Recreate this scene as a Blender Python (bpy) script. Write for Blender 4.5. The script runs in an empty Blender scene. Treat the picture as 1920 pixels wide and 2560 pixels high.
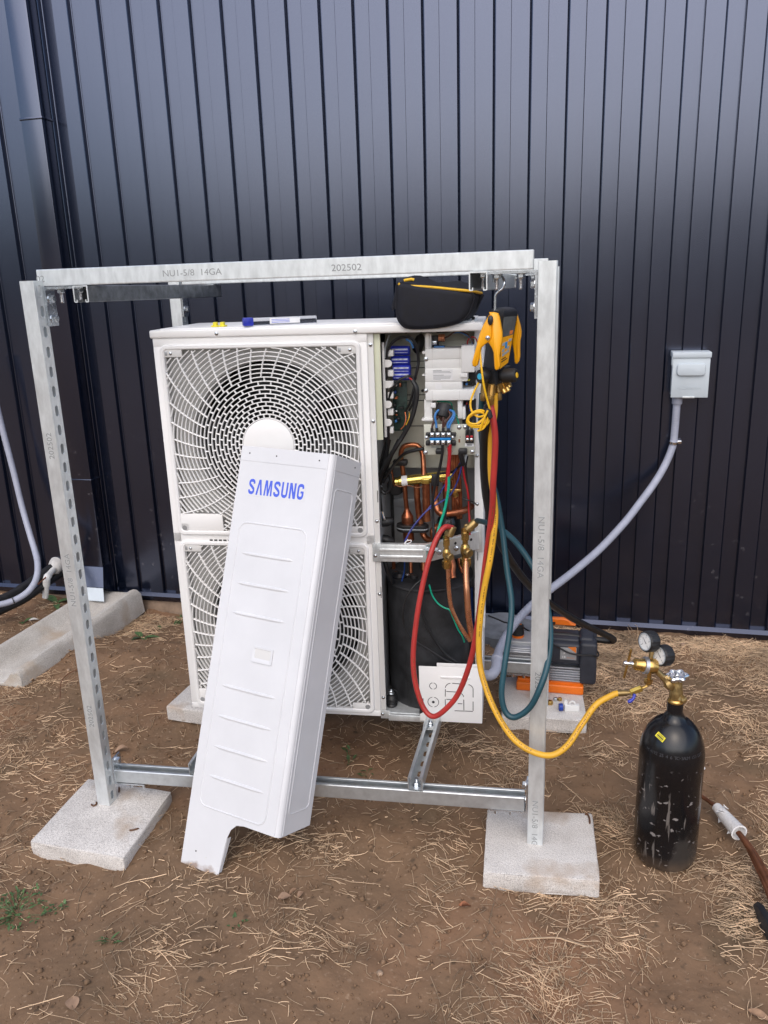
import bpy, bmesh, math, random
import numpy as np
from mathutils import Vector, Matrix

# ------------------------------------------------------------------ camera, sky, sun, exposure
sc = bpy.context.scene
YAW, PITCH, ROLL = .2431, .2792, -.0336
CAM = Vector((.1003, -1.8863, 1.5279)); FPX = 2024.0          # focal length in photo pixels (1920 x 2560)
RC = Matrix.Rotation(YAW, 3, 'Z') @ Matrix.Rotation(math.pi / 2 - PITCH, 3, 'X') @ Matrix.Rotation(ROLL, 3, 'Z')
cd = bpy.data.cameras.new('camera'); co = bpy.data.objects.new('camera', cd); sc.collection.objects.link(co)
co.matrix_world = Matrix.Translation(CAM) @ RC.to_4x4()
cd.sensor_fit = 'VERTICAL'; cd.sensor_height = 32.0; cd.lens = 32.0 * FPX / 2560.0
cd.clip_start = .02; cd.clip_end = 500
sc.camera = co
sc.render.resolution_x = 768; sc.render.resolution_y = 1024

SUN_EL, SUN_AZ = math.radians(46), math.radians(177)           # azimuth clockwise from +Y
sdir = Vector((math.sin(SUN_AZ) * math.cos(SUN_EL), math.cos(SUN_AZ) * math.cos(SUN_EL), math.sin(SUN_EL)))
w = bpy.data.worlds.new('World'); sc.world = w; w.use_nodes = True
nt = w.node_tree
sky = nt.nodes.new('ShaderNodeTexSky'); sky.sky_type = 'NISHITA'; sky.sun_disc = False
sky.sun_elevation = SUN_EL; sky.sun_rotation = SUN_AZ; sky.air_density = 1.0; sky.dust_density = 2.4; sky.ozone_density = 2.0
bg = nt.nodes['Background']; nt.links.new(sky.outputs[0], bg.inputs[0]); bg.inputs[1].default_value = .15
sl = bpy.data.lights.new('sun', 'SUN'); sl.energy = 1.2; sl.angle = math.radians(92); sl.color = (1, .89, .76)
so = bpy.data.objects.new('sun', sl); sc.collection.objects.link(so)
so.rotation_euler = sdir.to_track_quat('Z', 'Y').to_euler()
sc.view_settings.view_transform = 'Standard'; sc.view_settings.look = 'None'
sc.view_settings.exposure = 0.50; sc.view_settings.gamma = 1; sc.view_settings.use_curve_mapping = False

# ------------------------------------------------------------------ photo pixel -> place
def ray(u, v): return RC @ Vector(((u - 960) / FPX, (1280 - v) / FPX, -1))
def onz(u, v, z): d = ray(u, v); return CAM + d * ((z - CAM.z) / d.z)
def ony(u, v, y): d = ray(u, v); return CAM + d * ((y - CAM.y) / d.y)
def onx(u, v, x): d = ray(u, v); return CAM + d * ((x - CAM.x) / d.x)
UO = Vector((-1.102, .2687, .2031)); UYAW = .0864               # outdoor unit: front left bottom corner, turn
UX = Vector((math.cos(UYAW), math.sin(UYAW), 0)); UN = Vector((-math.sin(UYAW), math.cos(UYAW), 0)); UZ = Vector((0, 0, 1))
def UP(u, v, d):                                                # -> unit's own coordinates (x, depth, z)
    r = ray(u, v); P = CAM + r * (((UO + UN * d - CAM).dot(UN)) / r.dot(UN)); q = P - UO
    return Vector((q.dot(UX), d, q.z))

# ------------------------------------------------------------------ materials
MAT = {}
def mat(name, col, rough=.5, metal=0., var=.08, scale=30., bump=0., bscale=None, spec=.5, stretch=None, coat=0., rvar=.1,
        col2=None, trans=0., ior=1.5, alpha=1., island=0., detail=4):
    m = bpy.data.materials.new(name); m.use_nodes = True; n = m.node_tree.nodes; l = m.node_tree.links
    b = n['Principled BSDF']
    b.inputs['Roughness'].default_value = rough; b.inputs['Metallic'].default_value = metal
    b.inputs['Specular IOR Level'].default_value = spec; b.inputs['Coat Weight'].default_value = coat
    b.inputs['IOR'].default_value = ior; b.inputs['Transmission Weight'].default_value = trans; b.inputs['Alpha'].default_value = alpha
    tc = n.new('ShaderNodeTexCoord'); mp = n.new('ShaderNodeMapping'); l.new(tc.outputs['Object'], mp.inputs[0])
    if stretch: mp.inputs['Scale'].default_value = stretch
    nz = n.new('ShaderNodeTexNoise'); nz.inputs['Scale'].default_value = scale; nz.inputs['Detail'].default_value = detail; nz.inputs['Roughness'].default_value = .6
    l.new(mp.outputs[0], nz.inputs['Vector'])
    mx = n.new('ShaderNodeMix'); mx.data_type = 'RGBA'
    c = Vector(col[:3]); c2 = Vector(col2[:3]) if col2 else c * (1 - 2 * var)
    ca = c if col2 else c * (1 + var)
    mx.inputs[6].default_value = (*[max(0, min(1, x)) for x in c2], 1); mx.inputs[7].default_value = (*[max(0, min(1, x)) for x in ca], 1)
    rp = n.new('ShaderNodeValToRGB'); rp.color_ramp.elements[0].position = .32; rp.color_ramp.elements[1].position = .68
    l.new(nz.outputs['Fac'], rp.inputs[0]); l.new(rp.outputs[0], mx.inputs[0])
    out = mx.outputs[2]
    if island:
        gi = n.new('ShaderNodeNewGeometry'); hv = n.new('ShaderNodeHueSaturation')
        mr = n.new('ShaderNodeMapRange'); mr.inputs[3].default_value = 1 - island; mr.inputs[4].default_value = 1 + island
        l.new(gi.outputs['Random Per Island'], mr.inputs[0]); l.new(mr.outputs[0], hv.inputs['Value']); l.new(out, hv.inputs['Color']); out = hv.outputs[0]
    l.new(out, b.inputs['Base Color'])
    if rvar:
        mr = n.new('ShaderNodeMapRange'); mr.inputs[3].default_value = max(.02, rough - rvar); mr.inputs[4].default_value = min(1, rough + rvar)
        l.new(nz.outputs['Fac'], mr.inputs[0]); l.new(mr.outputs[0], b.inputs['Roughness'])
    if bump:
        n2 = n.new('ShaderNodeTexNoise'); n2.inputs['Scale'].default_value = bscale or scale * 3; n2.inputs['Detail'].default_value = 5
        l.new(mp.outputs[0], n2.inputs['Vector'])
        bp = n.new('ShaderNodeBump'); bp.inputs['Strength'].default_value = bump; bp.inputs['Distance'].default_value = .004
        l.new(n2.outputs['Fac'], bp.inputs['Height']); l.new(bp.outputs[0], b.inputs['Normal'])
    MAT[name] = m
    return m

mat('galv', (.74, .775, .78), .36, .60, var=.07, scale=60, stretch=(1, 1, .35), bump=.03, bscale=300, rvar=.08)
mat('galvdark', (.60, .64, .66), .33, .75, var=.06, scale=45, rvar=.08)
mat('zinc', (.62, .66, .70), .26, .95, var=.06, scale=80, rvar=.08)
mat('chrome', (.75, .76, .77), .16, 1., var=.04, rvar=.06)
mat('galvdarkrefl', (.24, .255, .27), .36, .7, var=.2, scale=40, bump=.2, bscale=220)  # galvanized strut; the dark reflection on its side is put into the colour
mat('white', (.85, .845, .83), .36, 0, var=.012, scale=6, rvar=.06, bump=.03, bscale=500)
mat('offwhite', (.66, .655, .635), .42, 0, var=.015, scale=8, rvar=.06)
mat('bright', (.66, .665, .68), .36, 0, var=.022, scale=7, rvar=.05, bump=.02, bscale=400)
mat('whiteplastic', (.80, .80, .78), .42, 0, var=.02, scale=20)
mat('palegreen', (.62, .64, .48), .5, 0, var=.03, scale=12)
mat('paleplate', (.55, .55, .47), .42, .2, var=.06, scale=14)
mat('greypanel', (.40, .41, .42), .4, .35, var=.06, scale=12)
mat('dark', (.012, .012, .014), .55, 0, var=.2)
mat('coil', (.03, .03, .032), .5, .4, var=.3, scale=200)
mat('fan', (.02, .022, .025), .4, 0, var=.2, scale=20)
mat('felt', (.022, .023, .026), .62, 0, var=.35, scale=18, bump=.25, bscale=260)
mat('rubber', (.015, .015, .016), .5, 0, var=.2)
mat('wireblack', (.012, .012, .013), .38, 0, var=.2)
mat('wireblue', (.02, .07, .30), .4); mat('wirelblue', (.05, .20, .50), .4); mat('wirered', (.42, .012, .02), .42)
mat('wirebrown', (.07, .025, .015), .4); mat('wiregreen', (.0, .36, .22), .4); mat('wirenavy', (.03, .04, .22), .4)
mat('yellowcable', (.80, .46, .012), .42, var=.05)
mat('copper', (.55, .21, .10), .32, .9, var=.22, scale=35, col2=(.30, .09, .045), rvar=.12)
mat('coppernew', (.72, .33, .18), .28, .9, var=.08, scale=25)
mat('copperdull', (.22, .085, .04), .45, .6, var=.2, scale=30)
mat('brass', (.62, .40, .13), .28, .95, var=.12, scale=40)
mat('brassdull', (.42, .29, .12), .38, .85, var=.2, scale=35)
mat('gold', (.78, .60, .16), .22, .95, var=.08, scale=30)
mat('bluecap', (.02, .035, .40), .35, 0, var=.12, scale=60)
mat('capstripe', (.55, .58, .72), .4, 0, var=.2, scale=150)
mat('pcb', (.02, .05, .04), .5, 0, var=.3, scale=90)
mat('orangepart', (.62, .17, .06), .45)
mat('termblue', (.0, .22, .60), .4); mat('black', (.014, .014, .016), .4, var=.2)
mat('blackgloss', (.010, .010, .012), .22, 0, var=.3, scale=6, rvar=.1)
mat('redhose', (.44, .035, .03), .42, 0, var=.10, scale=10); mat('yellowhose', (.74, .40, .03), .42, 0, var=.09, scale=10)
mat('tealhose', (.011, .062, .083), .42, 0, var=.12, scale=10); mat('blackhose', (.012, .012, .013), .42, var=.2)
mat('conduit', (.36, .38, .46), .45, 0, var=.05, scale=20)
mat('boxgrey', (.52, .58, .62), .42, 0, var=.03, scale=10)
mat('pvc', (.74, .74, .72), .45, var=.04, scale=20); mat('drywhite', (.60, .58, .55), .7, var=.1)
mat('toolyellow', (.85, .38, .005), .40, 0, var=.03, scale=20); mat('tooldark', (.016, .017, .02), .5, 0, var=.15, bump=.06, bscale=500)
mat('screen', (.13, .14, .14), .10, 0, var=.25, scale=14, spec=.8); mat('keygrey', (.35, .38, .40), .5); mat('keyblue', (.03, .25, .60), .4)  # screen base raised to grey in place of a reflection on the display
mat('cyan', (.05, .42, .62), .4); mat('bagcloth', (.007, .008, .015), .78, 0, var=.25, scale=60, bump=.25, bscale=900)
mat('zipyellow', (.82, .48, .02), .55, var=.05)
mat('orange', (.80, .17, .01), .42, 0, var=.03); mat('pumpgrey', (.028, .031, .042), .48, 0, var=.1, bump=.05, bscale=600)
mat('alu', (.52, .54, .58), .38, .8, var=.05, scale=40); mat('toolblue', (.01, .05, .35), .4)
mat('ink', (.30, .315, .32), .7, 0, var=.05, rvar=0); mat('inkblue', (.07, .125, .66), .45, 0, var=.01, rvar=0); mat('inkblack', (.012, .012, .014), .6, rvar=0)
mat('decal', (.80, .80, .80), .5, var=.02); mat('decalyellow', (.80, .70, .04), .5); mat('dial', (.80, .80, .78), .3, var=.02)
mat('orangeink', (.75, .20, .03), .5)
mat('pipewrap', (.78, .77, .76), .22, 0, var=.04, scale=60, bump=.6, bscale=180)
mat('leafdry', (.33, .20, .12), .8, var=.2, scale=40); mat('leafpink', (.33, .21, .135), .8, var=.15, scale=40)
mat('leafgreen', (.075, .14, .045), .5, 0, var=.25, scale=40, island=.35); mat('leafolive', (.08, .13, .04), .6, 0, var=.2, island=.3)
mat('straw', (.64, .46, .295), .75, 0, var=.25, scale=5, island=.5)
mat('millipede', (.12, .045, .012), .4, 0, var=.3, scale=200)
mat('pebble', (.36, .25, .17), .85, 0, var=.2, scale=60); mat('foliage', (.05, .08, .03), .7, 0, var=.3, scale=1.5, island=.4)
mat('foundation', (.30, .22, .16), .9, 0, var=.2, scale=14, bump=.3, bscale=60)
mat('stampgrey', (.045, .045, .05), .35); mat('darkstone', (.17, .18, .20), .9, 0, var=.2, scale=12, bump=.4, bscale=60); mat('shroudgrey', (.46, .455, .44), .5, 0, var=.03, scale=6); mat('hoseink', (.16, .07, .015), .6, rvar=0); mat('roofing', (.03, .03, .04), .5)
def clear_mat():
    m = mat('clear', (.92, .93, .95), .08, 0, var=.0, rvar=0, trans=1., ior=1.2); return m
clear_mat()

def nodes_of(m): return m.node_tree.nodes, m.node_tree.links, m.node_tree.nodes['Principled BSDF']
# metal wall paint: near black blue, satin, with dust spots low down
m = mat('siding', (.0018, .0038, .0105), .22, 0, var=.05, scale=3, rvar=.03, ior=2.2)
m.node_tree.nodes['Principled BSDF'].inputs['Specular Tint'].default_value = (.70, .76, 1, 1)
n, l, b = nodes_of(m)
def wall_dirt(m, base_in):
    n, l, b = nodes_of(m)
    g = n.new('ShaderNodeNewGeometry'); vo = n.new('ShaderNodeTexVoronoi'); vo.inputs['Scale'].default_value = 22; vo.inputs['Randomness'].default_value = 1
    nzz = n.new('ShaderNodeTexNoise'); nzz.inputs['Scale'].default_value = 60; mxv = n.new('ShaderNodeMix'); mxv.data_type = 'RGBA'; mxv.inputs[0].default_value = .03
    l.new(g.outputs['Position'], nzz.inputs['Vector']); l.new(g.outputs['Position'], mxv.inputs[6]); l.new(nzz.outputs['Color'], mxv.inputs[7]); l.new(mxv.outputs[2], vo.inputs['Vector'])
    r = n.new('ShaderNodeValToRGB'); r.color_ramp.elements[0].position = .05; r.color_ramp.elements[0].color = (1, 1, 1, 1); r.color_ramp.elements[1].position = .20; r.color_ramp.elements[1].color = (0, 0, 0, 1)
    l.new(vo.outputs['Distance'], r.inputs[0])
    n2 = n.new('ShaderNodeTexNoise'); n2.inputs['Scale'].default_value = 2.2; l.new(g.outputs['Position'], n2.inputs['Vector'])
    r2 = n.new('ShaderNodeValToRGB'); r2.color_ramp.elements[0].position = .50; r2.color_ramp.elements[1].position = .72; l.new(n2.outputs['Fac'], r2.inputs[0])
    sx = n.new('ShaderNodeSeparateXYZ'); l.new(g.outputs['Position'], sx.inputs[0])
    mr = n.new('ShaderNodeMapRange'); mr.inputs[1].default_value = 1.15; mr.inputs[2].default_value = .1; mr.inputs[3].default_value = 0; mr.inputs[4].default_value = .55; l.new(sx.outputs['Z'], mr.inputs[0])
    m1 = n.new('ShaderNodeMath'); m1.operation = 'MULTIPLY'; l.new(r.outputs[0], m1.inputs[0]); l.new(r2.outputs[0], m1.inputs[1])
    m2 = n.new('ShaderNodeMath'); m2.operation = 'MULTIPLY'; l.new(m1.outputs[0], m2.inputs[0]); l.new(mr.outputs[0], m2.inputs[1])
    src = b.inputs['Base Color'].links[0].from_socket
    mx = n.new('ShaderNodeMix'); mx.data_type = 'RGBA'; l.new(m2.outputs[0], mx.inputs[0]); l.new(src, mx.inputs[6]); mx.inputs[7].default_value = (.20, .19, .20, 1)
    l.new(mx.outputs[2], b.inputs['Base Color'])
wall_dirt(m, None)
m = MAT['bright']; n, l, b = nodes_of(m)
tcx = n.new('ShaderNodeTexCoord'); sxx = n.new('ShaderNodeSeparateXYZ'); l.new(tcx.outputs['Object'], sxx.inputs[0]); nzx = n.new('ShaderNodeTexNoise'); nzx.inputs['Scale'].default_value = 30; nzx.inputs['Detail'].default_value = 6; l.new(tcx.outputs['Object'], nzx.inputs['Vector'])
adx = n.new('ShaderNodeMath'); adx.operation = 'MULTIPLY_ADD'; adx.inputs[1].default_value = -.07; l.new(nzx.outputs['Fac'], adx.inputs[0]); l.new(sxx.outputs['Z'], adx.inputs[2])
mrx = n.new('ShaderNodeMapRange'); mrx.inputs[1].default_value = -.022; mrx.inputs[2].default_value = -.040; mrx.inputs[3].default_value = 0; mrx.inputs[4].default_value = .75; l.new(adx.outputs[0], mrx.inputs[0])
mxx = n.new('ShaderNodeMix'); mxx.data_type = 'RGBA'; l.new(mrx.outputs[0], mxx.inputs[0]); l.new(b.inputs['Base Color'].links[0].from_socket, mxx.inputs[6]); mxx.inputs[7].default_value = (.22, .13, .08, 1); l.new(mxx.outputs[2], b.inputs['Base Color'])
# concrete pavers: speckled, stained
def concrete(name, c1, c2, stain):
    m = mat(name, c1, .9, 0, col2=c2, scale=9, bump=.5, bscale=170, rvar=.04, detail=8)
    n, l, b = nodes_of(m)
    g = n.new('ShaderNodeNewGeometry')
    nz = n.new('ShaderNodeTexNoise'); nz.inputs['Scale'].default_value = 420; nz.inputs['Detail'].default_value = 2; l.new(g.outputs['Position'], nz.inputs['Vector'])
    r = n.new('ShaderNodeValToRGB'); r.color_ramp.elements[0].position = .33; r.color_ramp.elements[0].color = (.45, .43, .42, 1); r.color_ramp.elements[1].position = .56; r.color_ramp.elements[1].color = (1.12, 1.12, 1.12, 1)
    l.new(nz.outputs['Fac'], r.inputs[0])
    mx = n.new('ShaderNodeMix'); mx.data_type = 'RGBA'; mx.blend_type = 'MULTIPLY'; mx.inputs[0].default_value = .75
    src = b.inputs['Base Color'].links[0].from_socket; l.new(src, mx.inputs[6]); l.new(r.outputs[0], mx.inputs[7])
    n3 = n.new('ShaderNodeTexNoise'); n3.inputs['Scale'].default_value = 6; n3.inputs['Detail'].default_value = 7; l.new(g.outputs['Position'], n3.inputs['Vector'])
    r3 = n.new('ShaderNodeValToRGB'); r3.color_ramp.elements[0].position = .56; r3.color_ramp.elements[1].position = .72; l.new(n3.outputs['Fac'], r3.inputs[0])
    mx3 = n.new('ShaderNodeMix'); mx3.data_type = 'RGBA'; l.new(r3.outputs[0], mx3.inputs[0]); l.new(mx.outputs[2], mx3.inputs[6]); mx3.inputs[7].default_value = (*stain, 1)
    l.new(mx3.outputs[2], b.inputs['Base Color']); return m
concrete('paver', (.70, .67, .63), (.56, .53, .495), (.40, .30, .215))
concrete('oldconcrete', (.60, .575, .53), (.45, .42, .375), (.42, .34, .26))
# black cylinder paint with scratches
m = mat('cylpaint', (.0075, .0075, .009), .22, 0, var=.2, scale=5, rvar=.05)
n, l, b = nodes_of(m)
tc = n.new('ShaderNodeTexCoord'); prev = b.inputs['Base Color'].links[0].from_socket
for k, (s, rot, th, colr) in enumerate((((70, 70, 9), (.5, .2, .5), .61, (.13, .115, .105)), ((55, 38, 70), (.9, -.5, .2), .64, (.22, .20, .19)), ((9, 9, 5), (0, 0, 0), .56, (.035, .032, .030)))):
    mp = n.new('ShaderNodeMapping'); mp.inputs['Scale'].default_value = s; mp.inputs['Rotation'].default_value = rot; l.new(tc.outputs['Object'], mp.inputs[0])
    nz = n.new('ShaderNodeTexNoise'); nz.inputs['Scale'].default_value = 1.0; nz.inputs['Detail'].default_value = 6; l.new(mp.outputs[0], nz.inputs['Vector'])
    r = n.new('ShaderNodeValToRGB'); r.color_ramp.elements[0].position = th; r.color_ramp.elements[1].position = th + .05; l.new(nz.outputs['Fac'], r.inputs[0])
    sx = n.new('ShaderNodeSeparateXYZ'); l.new(tc.outputs['Object'], sx.inputs[0])
    mr = n.new('ShaderNodeMapRange'); mr.inputs[1].default_value = .33; mr.inputs[2].default_value = .27; mr.inputs[3].default_value = 0; mr.inputs[4].default_value = 1; l.new(sx.outputs['Z'], mr.inputs[0])
    mm = n.new('ShaderNodeMath'); mm.operation = 'MULTIPLY'; l.new(r.outputs[0], mm.inputs[0]); l.new(mr.outputs[0], mm.inputs[1])
    mx = n.new('ShaderNodeMix'); mx.data_type = 'RGBA'; l.new(mm.outputs[0], mx.inputs[0]); l.new(prev, mx.inputs[6]); mx.inputs[7].default_value = (*colr, 1); prev = mx.outputs[2]
mr = n.new('ShaderNodeMapRange'); mr.inputs[1].default_value = .05; mr.inputs[2].default_value = .0; mr.inputs[3].default_value = 0; mr.inputs[4].default_value = 1; l.new(sx.outputs['Z'], mr.inputs[0])
nz = n.new('ShaderNodeTexNoise'); nz.inputs['Scale'].default_value = 34; nz.inputs['Detail'].default_value = 7; l.new(tc.outputs['Object'], nz.inputs['Vector'])
mm = n.new('ShaderNodeMath'); mm.operation = 'MULTIPLY'; l.new(nz.outputs['Fac'], mm.inputs[0]); l.new(mr.outputs[0], mm.inputs[1]); mx = n.new('ShaderNodeMix'); mx.data_type = 'RGBA'; l.new(mm.outputs[0], mx.inputs[0]); l.new(prev, mx.inputs[6]); mx.inputs[7].default_value = (.16, .11, .075, 1); prev = mx.outputs[2]
l.new(prev, b.inputs['Base Color'])
# dirt
m = mat('dirt', (.235, .142, .083), .95, 0, col2=(.155, .101, .061), scale=1.6, bump=1., bscale=34, rvar=.03, spec=.25, detail=10)
n, l, b = nodes_of(m)
g = n.new('ShaderNodeNewGeometry'); prev = b.inputs['Base Color'].links[0].from_socket
for s, lo, hi, colr in ((1.1, .56, .72, (.29, .155, .088)), (2.7, .58, .70, (.115, .085, .052)), (85, .60, .75, (.34, .235, .155)), (38, .63, .72, (.08, .055, .036))):
    nz = n.new('ShaderNodeTexNoise'); nz.inputs['Scale'].default_value = s; nz.inputs['Detail'].default_value = 6; l.new(g.outputs['Position'], nz.inputs['Vector'])
    r = n.new('ShaderNodeValToRGB'); r.color_ramp.elements[0].position = lo; r.color_ramp.elements[1].position = hi; r.color_ramp.elements[1].color = (.8, .8, .8, 1); l.new(nz.outputs['Fac'], r.inputs[0])
    mx = n.new('ShaderNodeMix'); mx.data_type = 'RGBA'; l.new(r.outputs[0], mx.inputs[0]); l.new(prev, mx.inputs[6]); mx.inputs[7].default_value = (*colr, 1); prev = mx.outputs[2]
l.new(prev, b.inputs['Base Color'])

# ------------------------------------------------------------------ builders
COL = sc.collection
def V(*a): return Vector(a)
def frame(axis, hint=None):
    a = Vector(axis).normalized(); h = Vector(hint) if hint else (V(0, 0, 1) if abs(a.z) < .9 else V(1, 0, 0))
    x = (h - a * h.dot(a)).normalized(); y = a.cross(x); return x, y, a
def spline(pts, k=8, closed=False):
    P = [Vector(p) for p in pts]; n = len(P); out = []
    rng = range(n if closed else n - 1)
    for i in rng:
        if closed: a, b_, c, d = P[(i - 1) % n], P[i], P[(i + 1) % n], P[(i + 2) % n]
        else: b_, c = P[i], P[i + 1]; a = P[i - 1] if i else b_ * 2 - c; d = P[i + 2] if i + 2 < n else c * 2 - b_
        for j in range(k):
            t = j / k
            out.append(.5 * ((2 * b_) + (c - a) * t + (2 * a - 5 * b_ + 4 * c - d) * t * t + (3 * b_ - a - 3 * c + d) * t ** 3))
    if not closed: out.append(P[-1])
    return out
class MB:
    def __init__(s): s.v = []; s.f = []
    def add(s, vs, fs):
        o = len(s.v); s.v.extend([tuple(v) for v in vs]); s.f.extend([tuple(i + o for i in f) for f in fs]); return s
    def box(s, lo, hi):
        x0, y0, z0 = lo; x1, y1, z1 = hi
        x0, x1 = min(x0, x1), max(x0, x1); y0, y1 = min(y0, y1), max(y0, y1); z0, z1 = min(z0, z1), max(z0, z1)
        return s.add([(x0, y0, z0), (x1, y0, z0), (x1, y1, z0), (x0, y1, z0), (x0, y0, z1), (x1, y0, z1), (x1, y1, z1), (x0, y1, z1)],
                     [(0, 3, 2, 1), (4, 5, 6, 7), (0, 1, 5, 4), (1, 2, 6, 5), (2, 3, 7, 6), (3, 0, 4, 7)])
    def rbox(s, c, size, bev=.003, R=None, seg=2):
        bm = bmesh.new(); bmesh.ops.create_cube(bm, size=1)
        for v in bm.verts: v.co = Vector((v.co.x * size[0], v.co.y * size[1], v.co.z * size[2]))
        bev = min(bev, min(size) * .45)
        bmesh.ops.bevel(bm, geom=list(bm.edges), offset=bev, segments=seg, profile=.5, affect='EDGES')
        bm.verts.index_update()
        vs = [Vector(c) + (R @ v.co if R else v.co) for v in bm.verts]; fs = [[v.index for v in f.verts] for f in bm.faces]; bm.free()
        return s.add(vs, fs)
    def rmm(s, lo, hi, bev=.003, seg=2):
        lo = Vector(lo); hi = Vector(hi); return s.rbox((lo + hi) / 2, [abs(hi[i] - lo[i]) for i in range(3)], bev, None, seg)
    def prism(s, pts, off, bev=0):                              # polygon of 3D points pushed along off
        n = len(pts); off = Vector(off); P = [Vector(p) for p in pts]
        if bev:
            c = sum(P, Vector()) / n
            nrm = off.normalized(); ins = []
            for i in range(n):
                a, b_, d = P[i - 1], P[i], P[(i + 1) % n]
                t = ((b_ - a).normalized() + (d - b_).normalized()).normalized(); q = nrm.cross(t)
                ins.append(q)
            ar = sum(((P[i] - c).cross(P[(i + 1) % n] - c)).dot(nrm) for i in range(n))
            sg = 1 if ar > 0 else -1
            rings = [[P[i] + ins[i] * bev * sg for i in range(n)], [P[i] + nrm * bev for i in range(n)], [P[i] + off - nrm * bev for i in range(n)], [P[i] + ins[i] * bev * sg + off for i in range(n)]]
        else: rings = [P, [p + off for p in P]]
        vs = [p for r in rings for p in r]; fs = [tuple(range(n))[::-1], tuple(range((len(rings) - 1) * n, len(rings) * n))]
        for k in range(len(rings) - 1):
            for i in range(n): j = (i + 1) % n; fs.append((k * n + i, k * n + j, (k + 1) * n + j, (k + 1) * n + i))
        return s.add(vs, fs)
    def tube(s, pts, r, n=10, caps=True, radii=None, closed=False):
        P = [Vector(p) for p in pts]; N = len(P); T = []
        for i in range(N):
            if closed: t = P[(i + 1) % N] - P[i - 1]
            else: t = P[min(i + 1, N - 1)] - P[max(i - 1, 0)]
            T.append(t.normalized() if t.length > 1e-9 else V(0, 0, 1))
        x, y, _ = frame(T[0]); vs = []
        for i in range(N):
            x = (x - T[i] * x.dot(T[i])).normalized(); y = T[i].cross(x); rr = radii[i] if radii else r
            for k in range(n): a = 2 * math.pi * k / n; vs.append(P[i] + (x * math.cos(a) + y * math.sin(a)) * rr)
        fs = []
        for i in range(N if closed else N - 1):
            j = (i + 1) % N
            for k in range(n): k2 = (k + 1) % n; fs.append((i * n + k, i * n + k2, j * n + k2, j * n + k))
        if caps and not closed: fs.append(tuple(range(n))[::-1]); fs.append(tuple(range((N - 1) * n, N * n)))
        return s.add(vs, fs)
    def lathe(s, prof, o, axis, n=24, hint=None, sx=1., caps=True):        # prof: (radius, height)
        x, y, a = frame(axis, hint); o = Vector(o); vs = []; fs = []
        for r, h in prof:
            for k in range(n): t = 2 * math.pi * k / n; vs.append(o + a * h + (x * math.cos(t) * sx + y * math.sin(t)) * r)
        for i in range(len(prof) - 1):
            for k in range(n): k2 = (k + 1) % n; fs.append((i * n + k, i * n + k2, (i + 1) * n + k2, (i + 1) * n + k))
        if caps and prof[0][0] > 1e-6: fs.append(tuple(range(n))[::-1])
        if caps and prof[-1][0] > 1e-6: fs.append(tuple(range((len(prof) - 1) * n, len(prof) * n)))
        return s.add(vs, fs)
    def bolt(s, o, axis, r=.0095, stud=.02, washer=True):       # hex head at o pointing along axis, thread beyond it
        o = Vector(o); a = Vector(axis).normalized()
        if washer: s.lathe([(r * 1.35, 0), (r * 1.35, .002)], o, a, 16)
        s.lathe([(r, .002), (r, .009), (r * .85, .0105)], o, a, 6)
        if stud:
            pr = [(.0048, .010)]; h = .012
            while h < stud: pr += [(.0048, h), (.0042, h + .001)]; h += .002
            s.lathe(pr + [(.0042, stud + .001)], o, a, 10)
        return s
    def build(s, name, material, parent=None, space='world', sharp=35, smooth=True):
        me = bpy.data.meshes.new(name)
        vs = s.v
        if parent is not None and space == 'world':
            M = world_of(parent).inverted(); vs = [tuple(M @ Vector(v)) for v in s.v]
        me.from_pydata(vs, [], s.f); me.validate(); me.update()
        bm = bmesh.new(); bm.from_mesh(me); bmesh.ops.recalc_face_normals(bm, faces=bm.faces); bm.to_mesh(me); bm.free()
        if smooth: me.shade_smooth(); me.set_sharp_from_angle(angle=math.radians(sharp))
        me.materials.append(MAT[material])
        return link(name, me, parent)
def link(name, me, parent=None):
    o = bpy.data.objects.new(name, me); COL.objects.link(o)
    if parent is not None: o.parent = parent
    return o
def world_of(o):
    M = Matrix.LocRotScale(o.location, o.rotation_euler, o.scale)
    return world_of(o.parent) @ M if o.parent else M
def tag(o, label, cat, group=None):
    o['label'] = label; o['category'] = cat
    if group: o['group'] = group
    return o
def thing(name, label, cat, loc=(0, 0, 0), rz=0, group=None):
    o = bpy.data.objects.new(name, None); COL.objects.link(o); o.location = loc; o.rotation_euler = (0, 0, rz); o.empty_display_size = .1
    return tag(o, label, cat, group)
def copy_tree(o, parent=None):
    c = o.copy(); COL.objects.link(c); c.parent = parent
    for ch in [k for k in COL.objects if k.parent == o]: copy_tree(ch, c)
    return c
def text(name, string, height, origin, xdir, updir, material, parent, space='world', ext=.0004, bold=0., condense=1., center=True, spacing=1.):
    cu = bpy.data.curves.new(name, 'FONT'); cu.body = string; cu.size = 1.; cu.extrude = 0; cu.offset = bold; cu.resolution_u = 3; cu.space_character = spacing
    ob = bpy.data.objects.new(name, cu); COL.objects.link(ob)
    me = bpy.data.meshes.new_from_object(ob.evaluated_get(bpy.context.evaluated_depsgraph_get()))
    bpy.data.objects.remove(ob); bpy.data.curves.remove(cu)
    co_ = np.array([v.co[:] for v in me.vertices]); lo = co_.min(0); hi = co_.max(0)
    s = height / (hi[1] - lo[1]); x = Vector(xdir).normalized(); u = Vector(updir).normalized(); nn = x.cross(u); o = Vector(origin)
    M = world_of(parent).inverted() if space == 'world' else Matrix()
    mid = (lo + hi) / 2 if center else np.array([lo[0], lo[1], 0])
    for v in me.vertices: v.co = M @ (o + x * ((v.co.x - mid[0]) * s * condense) + u * ((v.co.y - mid[1]) * s) + nn * ext)
    me.materials.clear(); me.materials.append(MAT[material]); me.update()
    return link(name, me, parent)

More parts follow.
